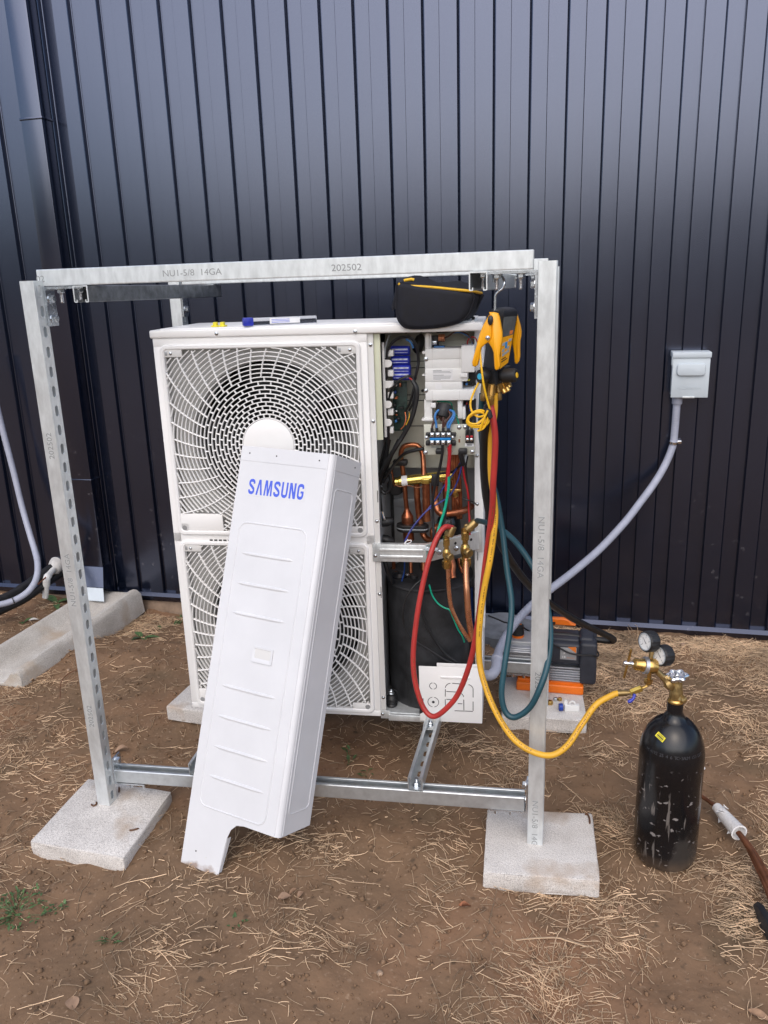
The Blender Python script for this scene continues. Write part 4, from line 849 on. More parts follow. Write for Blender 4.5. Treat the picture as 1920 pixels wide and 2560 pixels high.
rod('charging_elbow', spline([Q, Q + V(.002, -.002, .012), Q * .5 + E2 * .5 + V(-.004, 0, .0), z7(1300, 1150, .030)], 5), .0048, 'brassdull'); ax2 = (E2 - z7(1300, 1150, .030)).normalized()
ub('hose_coupler', MB().lathe([(.006, -.020), (.0125, -.018), (.0128, .014), (.0115, .017), (.008, .018)], E2 - ax2 * .008, ax2, 20), 'brassdull')
# pipes under the valves, compressor in its sound jacket
c8 = lambda pts, r, mt='coppernew': ub('copper_pipe', MB().tube(spline([z8(x, y, d) for x, y, d in pts], 8), r, 14), mt)
c8([(868, -5, -.022), (873, 120, -.024), (880, 300, -.026), (905, 500, -.028), (960, 640, -.028), (1040, 780, -.024), (1112, 880, -.010)], .0064)
c8([(1070, -15, .026), (1068, 150, .012), (1078, 350, -.004), (1095, 600, -.010), (1120, 780, -.006), (1135, 860, .0)], .0096)
c8([(905, -40, .12), (925, 60, .11), (918, 130, .10), (930, 200, .09)], .010, 'copper'); c8([(280, 0, .2), (282, 140, .2)], .006, 'copper'); c8([(465, 0, .18), (468, 160, .17)], .006, 'copper'); c8([(605, 0, .2), (606, 150, .19)], .009, 'copper'); c8([(990, -20, .16), (1010, 80, .15), (1035, 140, .14)], .006, 'copper')
cc = V(.768, .165, 0); cr_ = .132; ct = z8(650, 355, .035).z
comp = ub('compressor_jacket', MB().lathe([(cr_, .012), (cr_ + .001, .08), (cr_ - .001, .2), (cr_ + .002, .3), (cr_, ct)], cc, (0, 0, 1), 56), 'felt')
vs = []; nn_ = 56
for k in range(nn_):
    t = 2 * math.pi * k / nn_; rr = cr_ + .006 + .003 * math.sin(3 * t + 1); vs.append(V(cc.x + rr * math.cos(t), cc.y + rr * math.sin(t), ct + .003 + .008 * math.sin(2 * t + .4) * max(0, math.cos(t - .3)) + .012 * max(0, math.sin(t))))
ub('jacket_lid', MB().prism(vs, (0, 0, .007), .0015), 'felt', comp)
A = V(cc.x + .03, cc.y - cr_ + .001, .012)
seam = [V(cc.x + (cr_ + .0015) * math.cos(t), cc.y + (cr_ + .0015) * math.sin(t), 0) for t in np.linspace(-2.05, -1.05, 12)]
m = MB(); n = len(seam); zz0 = [.012 + .0 for _ in seam]; m.add([(p.x, p.y, .006) for p in seam] + [(p.x, p.y, ct - .004) for p in seam] + [(p.x, p.y + .004, .006) for p in seam] + [(p.x, p.y + .004, ct - .004) for p in seam],
      [(i, i + 1, n + i + 1, n + i) for i in range(n - 1)] + [(2 * n + i, 3 * n + i, 3 * n + i + 1, 2 * n + i + 1) for i in range(n - 1)]); ub('jacket_flap', m, 'felt', comp)
P = z8(345, 200, .14); ub('terminal_cover', MB().lathe([(.024, -.02), (.025, .01), (.018, .02), (.004, .024)], P + V(0, 0, .0), (0, 0, 1), 24), 'blackgloss')
P = z8(500, 215, .13); ub('terminal_cap', MB().lathe([(.020, -.03), (.014, -.015), (.013, .012), (.008, .016)], P, (0, 0, 1), 20), 'rubber'); screw(z8(430, 160, .13), None, .005, (0, 0, 1))
wire('sensor_wire', [(400, 20, .06), (395, 130, .09), (365, 250, .10), (365, 320, .09), (410, 315, .09)], .0022, 'wireblue', z8)
wire('cable', [(180, 0, .06), (215, 130, .06), (270, 240, .08), (310, 310, .10)], .007, 'wireblack', z8)
wire('cable', [(650, 170, .03), (560, 230, .022), (470, 320, .010), (405, 440, .004), (378, 570, .0), (392, 700, .0), (440, 810, .0), (520, 890, .0), (640, 965, .0), (760, 1040, .0), (860, 1100, .0), (960, 1130, .004)], .0030, 'wireblack', z8)
wire('cable', [(640, 80, -.008), (600, 200, .0), (578, 350, .006), (580, 500, .004), (610, 640, .002), (680, 790, .0), (760, 920, .0), (850, 1030, .0), (980, 1120, .004)], .0042, 'wireblack', z8)
wire('earth_wire', [(668, 270, .01), (700, 380, .008), (760, 470, .006), (830, 520, .004), (890, 545, .0), (930, 630, -.004), (980, 750, -.004), (1030, 830, -.002), (1052, 895, .01)], .0026, 'wiregreen', z8)
A, B = z8(1125, 300, .2), z8(1145, 760, .2); ub('blue_hose', MB().tube([A, B], .006, 10), 'wireblue')
P = z8(262, 1500, .055); ft_ = ub('rubber_foot', MB().lathe([(.017, -.024), (.0185, -.019), (.0155, -.014), (.0185, -.009), (.0165, -.002), (.0180, .003), (.015, .010), (.011, .014), (.012, .018), (.004, .02)], V(P.x, .045, .038), (0, 0, 1), 24), 'rubber'); ub('foot_bolt', MB().bolt(V(P.x, .045, .056), (0, 0, 1), .0075, .016), 'zinc', ft_)
wire('foot_cable', [(235, 1380, .05), (270, 1410, .03), (320, 1440, .025), (325, 1560, .02)], .0012, 'wireblack', z8)
m = MB().rmm((FPW, -.004, -.006), (FPW + .03, -.001, .022), .001); m.rmm((FPW + .025, -.010, -.010), (.772, -.004, .012), .003); ub('base_front_rail', m, 'galv'); screw((FPW + .006, -.004, .010))
# small white service plate with knock-outs
S0, S1, SZ0, SZ1 = .750, .943, -.002, .186; SD = -.0135
svp = ub('service_plate', MB().rmm((S0, SD, SZ0), (S1, SD + .0022, SZ1), .001).rmm((S1 - .002, SD + .001, SZ0), (S1, .14, SZ1 + .02), .001).rmm((S0 + .055, SD + .0005, SZ1 - .002), (S1 - .012, SD + .003, SZ1 + .012), .001), 'white')
A, B = z8(790, 1265, SD), z8(1115, 1300, SD); ub('pressed_rib', MB().rmm((A.x, SD - .0035, B.z), (B.x, SD + .001, A.z), .003, 3), 'white', svp)
def cut(x0_, y0_, x1_, y1_, wd=.0022):
    A, B = z8(x0_, y0_, SD), z8(x1_, y1_, SD); dv = (B - A).normalized(); nr = V(-dv.z, 0, dv.x) * wd / 2
    ub('knockout_slot', MB().prism([A + nr - V(0, .0003, 0), B + nr - V(0, .0003, 0), B - nr - V(0, .0003, 0), A - nr - V(0, .0003, 0)], (0, .0008, 0)), 'dark', svp)
for cx_, cy_, r, hole in ((710, 1375, 38, False), (713, 1550, 59, True)):
    P = z8(cx_, cy_, SD); R_ = z8(cx_ + r, cy_, SD).x - P.x
    for a0, a1 in ((-80, 80), (100, 260)):
        pts = [P + V(R_ * math.cos(math.radians(t)), -.0003, R_ * math.sin(math.radians(t))) for t in np.linspace(a0, a1, 16)]; ub('knockout_slot', MB().tube(pts, .0009, 6), 'dark', svp)
    if hole: ub('hole', MB().lathe([(R_ * .26, 0), (R_ * .26, .0006)], P, (0, -1, 0), 16), 'dark', svp)
for a in ((845, 1410, 843, 1490), (843, 1520, 845, 1625), (1147, 1410, 1147, 1500), (1147, 1545, 1147, 1645), (920, 1345, 1050, 1357), (855, 1435, 965, 1441), (855, 1520, 950, 1525), (1045, 1525, 1047, 1640), (980, 1567, 1030, 1570), (945, 1645, 1145, 1652)): cut(*a)
for c, a0, a1, r in (((905, 1400), 95, 175, 60), ((1088, 1412), 5, 80, 60), ((985, 1500), 10, 85, 60)):
    P = z8(*c, SD); R_ = z8(c[0] + r, c[1], SD).x - P.x; ub('knockout_slot', MB().tube([P + V(R_ * math.cos(math.radians(t)), -.0003, R_ * math.sin(math.radians(t))) for t in np.linspace(a0, a1, 10)], .001, 6), 'dark', svp)
A = z8(565, 1440, SD); ub('plate_notch', MB().prism([V(S0 - .001, SD - .0004, .060), V(S0 + .012, SD - .0004, .078), V(S0 + .013, SD - .0004, .030), V(S0 - .001, SD - .0004, .020)], (0, .001, 0)), 'dark', svp)
# mounting foot on the cross channel
ft = MB(); P = UP(1078, 1800, -.01); x0_ = P.x - .022
ft.rmm((x0_, -.060, -.006), (x0_ + .044, .02, -.002), .001); mf = ub('mounting_foot', ft, 'galv'); ub('foot_bolt', MB().bolt(V(x0_ + .022, -.035, -.002), (0, 0, 1), .0085, .016), 'zinc', mf)
ft = MB(); ft.rmm((.09, -.060, -.006), (.134, .02, -.002), .001); mf = ub('mounting_foot', ft, 'galv')
# piping cover clip on the right side
ub('side_clip', MB().rmm((UW + .0, .16, .24), (UW + .006, .25, .34), .003), 'white')

# ------------------------------------------------------------------ removed front panel leaning on the unit
PY_, PL = -.26, .365
P0 = onz(452, 2155, 0.); e1 = V(math.cos(PY_), math.sin(PY_), 0); nh = V(-e1.y, e1.x, 0); e2 = V(0, 0, 1) * math.cos(PL) + nh * math.sin(PL); e3 = e1.cross(e2)   # e3 faces the viewer
pn = thing('removed_panel', 'white L-shaped cover panel with blue lettering leaning against the outdoor unit', 'panel', P0)
def PP(x, y, d=0): return P0 + e1 * x + e2 * y + e3 * d
PW, PHt, PS, PT = .304, 1.168, .150, .0025
out = [(0, 0), (.131, -.001), (.136, .06), (.141, .105), (.150, .130), (.166, .146), (.190, .151), (.292, .151)]
# front sheet with rounded fold to the side
fr_pts = [(0, 0), (.131, -.001), (.136, .06), (.141, .105), (.150, .130), (.166, .146), (.190, .151), (.290, .151), (.290, PHt - .004), (.0, PHt)]
m = MB(); m.prism([PP(x, y, 0) for x, y in fr_pts], -e3 * PT)
fold = [(.290 + .014 * math.sin(t), -.014 * (1 - math.cos(t))) for t in np.linspace(0, math.pi / 2, 7)]
vs = []; 
for x, d in fold: vs += [PP(x, .151 + (.0 if d > -.013 else 0), d), PP(x, PHt - .004, d)]
for x, d in fold: vs += [PP(x - PT * .7, .151, d - PT * .7), PP(x - PT * .7, PHt - .004, d - PT * .7)]
k = len(fold); fs = [(2 * i, 2 * i + 2, 2 * i + 3, 2 * i + 1) for i in range(k - 1)] + [(2 * k + 2 * i, 2 * k + 2 * i + 1, 2 * k + 2 * i + 3, 2 * k + 2 * i + 2) for i in range(k - 1)] + [(2 * i, 2 * k + 2 * i, 2 * k + 2 * i + 2, 2 * i + 2) for i in range(k - 1)] + [(2 * i + 1, 2 * i + 3, 2 * k + 2 * i + 3, 2 * k + 2 * i + 1) for i in range(k - 1)]
m.add(vs, fs); m.build('front_sheet', 'bright', pn, sharp=30)
m = MB(); m.prism([PP(PW, .151, -.014), PP(PW, PHt - .004, -.014), PP(PW, PHt - .004, -PS), PP(PW, .151, -PS)], -e1 * PT); m.build('side_sheet', 'bright', pn)
MB().prism([PP(.0, PHt - .001, .0012), PP(.290, PHt - .005, .0012), PP(.290, PHt - .045, .0012), PP(.0, PHt - .041, .0012)], -e3 * .002).build('top_lip', 'bright', pn)
MB().prism([PP(PW + .0008, PHt - .005, -.014), PP(PW + .0008, PHt - .005, -PS), PP(PW + .0008, PHt - .045, -PS), PP(PW + .0008, PHt - .045, -.014)], -e1 * .002).build('top_lip', 'bright', pn)
MB().tube([PP(.289, .155, .0002), PP(.289, PHt - .046, .0002)], .0014, 6).build('fold_crease', 'bright', pn); MB().tube([PP(PW - .0002, .155, -.016), PP(PW - .0002, PHt - .046, -.016)], .0014, 6).build('fold_crease', 'bright', pn)
MB().prism([PP(.001, .15, 0 - PT), PP(.001, PHt - .01, -PT), PP(.001, PHt - .01, -.022), PP(.001, .15, -.022)], e1 * .0015).build('edge_flange', 'bright', pn)
MB().prism([PP(.132, .01, -PT), PP(.142, .105, -PT), PP(.142, .105, -.018), PP(.132, .01, -.012)], -e1 * .0015).build('leg_flange', 'bright', pn)
# raised outline and pressed ribs on the front
def rib_loop(name, x0, x1, y0, y1, r, wd, on_front=True):
    pts = rrect(x0, x1, y0, y1, r, 6)
    P = [PP(x, y, -.0012) for x, y in pts] if on_front else [PP(PW - .0012, y, -x) for x, y in pts]
    return MB().tube(P, wd, 8, closed=True).build(name, 'bright', pn)
_ = 0
rib_loop('raised_outline', .030, .128, .205, 1.075, .014, .0026, False)
for yy in (.742, .650, .558, .402, .326, .262 + .0, .0):
    if yy == 0: continue
for k_, v in enumerate((1215, 1287, 1361, 1540, 1615, 1688, 1763)):
    pass
def in_panel(u, v):
    r = ray(u, v); P = CAM + r * ((P0 - CAM).dot(e3) / r.dot(e3)); q = P - P0; return q.dot(e1), q.dot(e2)
zc = lambda x, y: (400 + .33755 * x, 1080 + .33755 * y)
zd_ = lambda x, y: (400 + .33755 * x, 1640 + .33755 * y)
_t = in_panel(*zc(800, 690))[1]; _b = in_panel(*zd_(560, 1190))[1]; rib_loop('raised_outline', in_panel(*zc(575, 800))[0], in_panel(*zc(1072, 800))[0] + .004, _b, _t, .026, .0030)
for a, b_ in ((zc(585, 882), zc(1010, 968)), (zc(548, 1100), zc(980, 1198)), (zc(515, 1318), zc(952, 1428)), (zd_(435, 200), zd_(882, 330)), (zd_(404, 425), zd_(852, 565)), (zd_(372, 648), zd_(822, 800)), (zd_(340, 870), zd_(795, 1030))):
    A, B = in_panel(*a), in_panel(*b_); yy = (A[1] + B[1]) / 2
    xs_ = np.linspace(A[0], B[0], 9); rad = [.0008, .0048] + [.0056] * 5 + [.0048, .0008]
    MB().tube([PP(x, yy, -.0024) for x in xs_], .004, 10, radii=rad).build('pressed_rib', 'bright', pn)
A, B = in_panel(*zc(735, 1600)), in_panel(*zd_(920, 100)); hx0, hx1, hy1, hy0 = .136, .204, in_panel(*zc(830, 1612))[1], in_panel(*zd_(820, 72))[1]
m = MB(); ring_o = rrect(hx0, hx1, hy0, hy1, .004, 3); ring_i = rrect(hx0 + .005, hx1 - .005, hy0 + .005, hy1 - .005, .003, 3); ring_d = rrect(hx0 + .011, hx1 - .008, hy0 + .014, hy1 - .006, .002, 3); nn_ = len(ring_o)
vs = [PP(x, y, .0006) for x, y in ring_o] + [PP(x, y, .0032) for x, y in ring_o] + [PP(x, y, .0032) for x, y in ring_i] + [PP(x, y, .0008) for x, y in ring_d]
fs = [(k * nn_ + i, k * nn_ + (i + 1) % nn_, (k + 1) * nn_ + (i + 1) % nn_, (k + 1) * nn_ + i) for k in range(3) for i in range(nn_)]
hd = m.add(vs, fs).build('handle_recess', 'bright', pn)
MB().prism([PP(hx0 + .006, hy0 + .006, .0009), PP(hx1 - .006, hy0 + .006, .0009), PP(hx1 - .006, hy1 - .005, .0009), PP(hx0 + .006, hy1 - .005, .0009)], e3 * .0006).build('recess_floor', 'offwhite', hd)
for x, y in ((.030, PHt - .020), (.122, PHt - .022), (.262, PHt - .024)): MB().lathe([(.0022, 0), (.0022, .0006)], PP(x, y, .0012), e3, 12).build('screw_hole', 'dark', pn)
MB().lathe([(.0022, 0), (.0022, .0006)], PP(PW + .0008, PHt - .022, -.118), e1, 12).build('screw_hole', 'dark', pn)
for x, y in ((.046, .044), (.082, .036)): MB().lathe([(.0022, 0), (.0022, .0006)], PP(x, y, .0001), e3, 12).build('screw_hole', 'dark' if x < .06 else 'offwhite', pn)
LA, LB = in_panel(*zc(660, 395)), in_panel(*zc(1065, 450)); lx0, lx1 = LA[0], LB[0]; lyc = (in_panel(*zc(690, 398))[1] + in_panel(*zc(1040, 450))[1]) / 2
hh = .043; 
def ribbon(pts, wd, k=6):
    P = spline([V(x, y, 0) for x, y in pts], k); vs = []
    for i_, p in enumerate(P):
        t = (P[min(i_ + 1, len(P) - 1)] - P[max(i_ - 1, 0)]).normalized(); nn = V(-t.y, t.x, 0) * wd / 2; vs += [p + nn, p - nn]
    return vs, [(2 * i_, 2 * i_ + 1, 2 * i_ + 3, 2 * i_ + 2) for i_ in range(len(P) - 1)]
S_CL = [(.60, .70), (.585, .82), (.48, .895), (.345, .905), (.2, .885), (.105, .79), (.12, .66), (.25, .565), (.44, .455), (.575, .34), (.585, .20), (.48, .11), (.345, .095), (.2, .115), (.105, .19), (.09, .30)]
G_CL = [(.60, .70), (.575, .83), (.47, .895), (.345, .905), (.2, .88), (.105, .77), (.095, .5), (.105, .23), (.2, .12), (.345, .095), (.49, .12), (.585, .22), (.595, .40)]
U_CL = [(.095, 1.0), (.095, .6), (.097, .30), (.14, .16), (.25, .10), (.345, .095), (.44, .10), (.55, .16), (.593, .30), (.595, .6), (.595, 1.0)]
L_POLY = [(0, 0), (.20, 0), (.37, .74), (.54, 0), (.74, 0), (.48, 1), (.26, 1)]; M_POLY = [(0, 0), (.17, 0), (.21, .70), (.37, 0), (.53, 0), (.69, .70), (.73, 0), (.90, 0), (.83, 1), (.58, 1), (.45, .38), (.32, 1), (.07, 1)]; N_POLY = [(0, 0), (.19, 0), (.19, .64), (.45, 0), (.69, 0), (.69, 1), (.50, 1), (.50, .38), (.24, 1), (0, 1)]
glyphs = [('S', .69, S_CL), ('A', .74, L_POLY), ('M', .90, M_POLY), ('S', .69, S_CL), ('U', .69, U_CL), ('N', .69, N_POLY), ('G', .69, G_CL)]
tot = sum(g_[1] for g_ in glyphs) + .17 * 6; sx_ = (lx1 - lx0) / tot; xc = lx0
for ch_l, wd, shp in glyphs:
    m = MB()
    if ch_l in 'SUG':
        vs, fs = ribbon(shp, .19); m.add([PP(xc + v.x * sx_, lyc + (v.y - .5) * hh, .0009) for v in vs], fs)
        if ch_l == 'G': m.add([PP(xc + x * sx_, lyc + (y - .5) * hh, .0009) for x, y in ((.36, .401), (.69, .401), (.69, .535), (.36, .535))], [(0, 1, 2, 3)])
    else: m.add([PP(xc + x * sx_, lyc + (y - .5) * hh, .0009) for x, y in shp], [tuple(range(len(shp)))])
    m.build('letter', 'inkblue', pn, smooth=False); xc += (wd + .17) * sx_
MB().prism([PP(lx0 - .006, lyc - .026, .0002), PP(lx1 + .005, lyc - .026, .0002), PP(lx1 + .005, lyc + .026, .0002), PP(lx0 - .006, lyc + .026, .0002)], e3 * .0003).build('lettering_sticker', 'bright', pn)

# ------------------------------------------------------------------ things on top of the unit
ZT = UO.z + 1.2105
def UW_(p): return UO + UX * p[0] + UN * p[1] + V(0, 0, p[2])
# tool pouch
zb_ = lambda x, y: (1000 + .15672 * x, 700 + .15672 * y)
c4 = lambda x, y: (880 + .33755 * x, 600 + .33755 * y)
bag = thing('tool_pouch', 'black cloth zip pouch with yellow zipper lying on the unit lid', 'pouch', UW_((.74, .12, 1.2105)), UYAW)
DF = -.016
front_o = [(343, 320), (330, 450), (335, 560), (365, 622), (420, 652), (560, 652), (700, 635), (800, 605), (850, 565), (885, 500), (893, 395), (700, 365), (500, 340)]
F = [UP(*c4(x, y), DF) for x, y in front_o]
zmin = 1.2105
def bl(p): return bag.matrix_world
m = MB(); nF = len(F); layers = [(DF + .012, .90), (DF, .97), (DF - .004, .985), (DF, 1.0), (DF + .012, 1.0), (.075, 1.05), (.13, 1.05), (.16, .92)]
cF = sum(F, Vector()) / nF; vs = []
prof_ = [(DF - .010, .80), (DF - .008, .94), (DF - .002, .995), (DF + .008, 1.01), (DF + .05, 1.035), (DF + .10, 1.03), (DF + .135, 1.0), (DF + .150, .9)]
fine = spline(F, 4, closed=True); nf = len(fine)
for d, s in prof_:
    for p in fine:
        q = cF + (p - cF) * s; zz = q.z
        if d > .0: zz = max(zz, zmin + .001)
        elif d > -.004: zz = max(zz, zmin - .002)
        zz += .006 * math.sin(q.x * 60) * (d > 0.02)
        if d > .03 and q.z > cF.z: zz += .018 * math.sin(min(1, (d - .03) / .08) * math.pi)
        vs.append(UW_((q.x + (d + .02) * .10, d, zz)))
fs = [(k * nf + i, k * nf + (i + 1) % nf, (k + 1) * nf + (i + 1) % nf, (k + 1) * nf + i) for k in range(len(prof_) - 1) for i in range(nf)] + [tuple(range(nf))[::-1], tuple(range((len(prof_) - 1) * nf, len(prof_) * nf))]
m.add(vs, fs).build('body', 'bagcloth', bag, sharp=80)
m = MB(); m.tube([UW_((cF.x + (p.x - cF.x) * 1.0, DF - .002, cF.z + (p.z - cF.z) * 1.0)) for p in fine], .0028, 8, closed=True); m.build('seam_piping', 'bagcloth', bag)
zp = [UP(*c4(x, y), DF - .002) for x, y in ((345, 325), (365, 340), (450, 345), (600, 355), (750, 370), (880, 383))] + [UP(*c4(960, 398), .06)]
MB().tube([UW_(p + V(0, -.001, .0015)) for p in spline(zp, 5)], .0036, 8).build('zipper', 'zipyellow', bag)
zp = [UP(*c4(x, y), .02) for x, y in ((385, 300), (440, 290), (460, 296))]; MB().tube([UW_(p) for p in zp], .004, 8).build('zipper_pull', 'zipyellow', bag)
fl_ = [UP(*c4(x, y), .03) for x, y in ((350, 335), (318, 380), (292, 490), (296, 525), (330, 500))]; MB().prism([UW_(p) for p in fl_], UN * .02, .003).build('side_fold', 'bagcloth', bag)
fl_ = [UP(*c4(x, y), .05) for x, y in ((890, 400), (965, 400), (978, 410), (930, 500), (880, 570), (850, 600), (880, 500))]; MB().prism([UW_(p) for p in fl_], UN * .03, .003).build('side_gusset', 'bagcloth', bag)
lp = [UP(*c4(x, y), .08) for x, y in ((860, 585), (880, 572), (905, 575), (890, 590))]; MB().tube([UW_(p) for p in spline(lp, 4)], .003, 8).build('loop', 'rubber', bag)

# clear tube with blue cap
zt_ = lambda x, y: (380 + .34961 * x, 780 + .34961 * y)
def top_pt(u, v, z): return onz(u, v, z)
A = UW_((UP(*zt_(655, 95), .01).x, .012, 1.2105 + .0125)); B = UW_((UP(*zt_(1140, 62), .05).x, .10, 1.2105 + .0115))
dv = (B - A).normalized(); LN = (B - A).length
bt = thing('plastic_tube_box', 'clear plastic tube box with blue cap lying on the unit lid', 'plastic tube', A - V(0, 0, .012))
Rt = Matrix((dv, V(0, 0, 1).cross(dv).normalized(), dv.cross(V(0, 0, 1).cross(dv).normalized()))).transposed()
MB().rbox(A + dv * .012, (.030, .026, .023), .004, Rt).build('cap', 'bluecap', bt)
MB().rbox(A + dv * (LN / 2 + .012), (LN - .02, .022, .020), .002, Rt).build('tube', 'clear', bt)
MB().rbox(A + dv * (LN * .56) - Rt.col[1] * .0112, (LN * .42, .0006, .015), .0002, Rt).build('paper_label', 'decal', bt)
for k in range(3): MB().rbox(A + dv * (LN * .50) - Rt.col[1] * .0118 + V(0, 0, .004 - .004 * k), (LN * .25, .0004, .0012), .0001, Rt).build('text_line', 'inkblue', bt)
for nm, u, lb in (('a', 990, 'yellow spade wire connector on the unit lid, left of the pair'), ('b', 1088, 'yellow spade wire connector on the unit lid, beside the clear tube')):
    uu, vv_ = 360 + .18083 * u, 760 + .18083 * 300; C_ = UP(uu, vv_, .04); c0 = UW_((C_.x, .04, 1.2105))
    k_ = thing('wire_connector', lb, 'connector', c0, UYAW, 'yellow connectors on the lid')
    MB().rmm(c0 + V(-.010, -.010, 0), c0 + V(.010, .010, .004), .001).build('flange', 'decalyellow', k_); MB().rmm(c0 + V(-.006, -.006, .0035), c0 + V(.006, .006, .013), .002).build('plug', 'decalyellow', k_)

# ------------------------------------------------------------------ gauge manifold hanging from the frame
YM = .028
def zM(x, y, d=0): return ony(1140 + .19886 * x, 660 + .19886 * y, YM + d)
mg = thing('gauge_manifold', 'black and yellow digital gauge manifold hanging from the frame by a hook', 'gauge', zM(480, 1400))
def mbuild(name, m, mt, parent=None, sharp=40): return m.build(name, mt, parent or mg, sharp=sharp)
mbuild('hook', MB().tube(spline([zM(490, 590, .0), zM(492, 480), zM(497, 395), (zM(530, 350)), zM(585, 305), zM(608, 245), zM(600, 195, .004), zM(570, 150, .012), zM(530, 128, .022), zM(490, 150, .030), zM(470, 230, .030)], 6), .0030, 10), 'zinc')
def slab4(q0, q1): 
    n = len(q0); return MB().add(list(q0) + list(q1), [tuple(range(n))[::-1], tuple(range(n, 2 * n))] + [(i, (i + 1) % n, n + (i + 1) % n, n + i) for i in range(n)])
dL, dF, dR, dB = .012, -.034, .030, .060
body_t = [zM(425, 640, dL), zM(590, 650, dF), zM(772, 640, dR), zM(640, 610, dB)]; body_b = [zM(335, 1330, dL), zM(545, 1340, dF), zM(655, 1250, dR), zM(520, 1250, dB)]
_n = (body_t[2] - body_t[1]).cross(body_b[1] - body_t[1]); _r = body_b[2] - CAM; body_b[2] = CAM + _r * ((body_t[1] - CAM).dot(_n) / _r.dot(_n))
mbuild('body', slab4(body_b, body_t), 'tooldark')
cap_prof = [(405, 630), (430, 580), (500, 552), (585, 545), (690, 535), (750, 555), (772, 600), (770, 640)]
m = MB(); fr0 = [zM(412, 640, dL - .002), zM(420, 590, dL - .002), zM(470, 562, dL - .006), zM(560, 580, dF - .002), zM(600, 610, dF - .004), zM(596, 660, dF - .004)]
ring_t = [[zM(410, 650, dL), zM(590, 665, dF - .004), zM(774, 648, dR), zM(640, 600, dB)], [zM(415, 600, dL), zM(598, 612, dF - .004), zM(772, 592, dR), zM(640, 560, dB)], [zM(450, 565, dL), zM(590, 575, dF + .004), zM(745, 558, dR), zM(630, 540, dB - .01)], [zM(490, 552, dL + .004), zM(585, 558, dF + .016), zM(700, 545, dR - .004), zM(620, 538, dB - .02)]]
for a, b_ in zip(ring_t[:-1], ring_t[1:]): m.v += []; 
vs = [p for r in ring_t for p in r]; fs = [(k * 4 + i, k * 4 + (i + 1) % 4, k * 4 + 4 + (i + 1) % 4, k * 4 + 4 + i) for k in range(3) for i in range(4)] + [(0, 3, 2, 1), (12, 13, 14, 15)]
mbuild('top_guard', m.add(vs, fs), 'tooldark', sharp=60)
def face_pt(s, t, off=.0012):                                   # s 0..1 across the display face, t 0..1 from top to bottom
    a = body_t[1] * (1 - t) + body_b[1] * t; b_ = body_t[2] * (1 - t) + body_b[2] * t; nrm = (body_t[2] - body_t[1]).cross(body_b[1] - body_t[1]).normalized(); nrm = nrm if nrm.y < 0 else -nrm
    return a * (1 - s) + b_ * s + nrm * off
def face_quad(name, s0, t0, s1, t1, mt, off=.0012, parent=None):
    q = [face_pt(s0, t0, off), face_pt(s1, t0, off), face_pt(s1, t1, off), face_pt(s0, t1, off)]; nrm = (face_pt(.5, .5, 1) - face_pt(.5, .5, 0)).normalized()
    return mbuild(name, MB().prism(q, -nrm * .0014), mt, parent)
scn = face_quad('display', .06, .02, .93, .385, 'screen'); key = face_quad('keypad', .02, .395, .93, .97, 'toolyellow', .0010)
face_quad('display_icon', .60, .30, .84, .375, 'orangeink', .0015, scn)
for s0, t0 in ((.08, .50), (.60, .46), (.08, .62), (.50, .60), (.12, .70), (.34, .69), (.56, .68)): face_quad('key', s0, t0, s0 + .22, t0 + .055, 'keygrey', .0020, key)
face_quad('key', .33, .50, .48, .62, 'keyblue', .0024, key)
for t0 in (.80, .845): face_quad('maker_mark', .10, t0, .52 if t0 < .82 else .7, t0 + .018, 'inkblack', .0016, key)
MBK = [zM(295, 1300, .0), zM(480, 1345, -.036), zM(690, 1275, .030), zM(500, 1262, .05)]; MBB = [zM(330, 1470, .0), zM(500, 1535, -.034), zM(560, 1500, .030), zM(450, 1480, .05)]
mbuild('valve_block', slab4(MBB, MBK), 'tooldark')
c0 = zM(395, 1400, -.022); kn = mbuild('knob', MB().lathe([(.012, 0), (.014, .003), (.0165, .006), (.0165, .024), (.014, .027)], c0, (-.55, -.83, 0), 10), 'rubber'); a_ = V(-.55, -.83, 0).normalized(); mbuild('knob_cap', MB().lathe([(.0072, .0275), (.0065, .0285)], c0, a_, 20), 'cyan', kn)
c0 = zM(565, 1405, -.014); a_ = V(.93, -.30, .06).normalized(); kn = mbuild('knob', MB().lathe([(.012, 0), (.0155, .004), (.0165, .010), (.0160, .036), (.013, .039)], c0, a_, 10), 'rubber'); mbuild('knob_cap', MB().lathe([(.0068, .0395), (.006, .0405)], c0, a_, 20), 'zipyellow', kn)
def knurl(o, a, r, L, mt='brass'): 
    pr = [(r * .8, 0)]; h = .002
    while h < L * .55: pr += [(r, h), (r * .93, h + .001)]; h += .002
    return mbuild('hose_fitting', MB().lathe(pr + [(r * .78, L * .56), (r * .78, L * .62), (r * .9, L * .64), (r * .9, L * .93), (r * .6, L)], o, a, 14), mt)
dn = V(-.10, -.08, -1)
knurl(zM(365, 1480, -.012), dn, .0088, .045, 'brassdull'); knurl(zM(455, 1505, -.024), dn, .0098, .050); knurl(zM(520, 1500, -.004), V(.12, 0, -1), .008, .040, 'brassdull')
for x, y, L in ((505, 1520, .020), (560, 1500, .026), (610, 1485, .024), (650, 1490, .013)): knurl(zM(x, y, .0), V(.45, -.2, -.9), .0068, L)
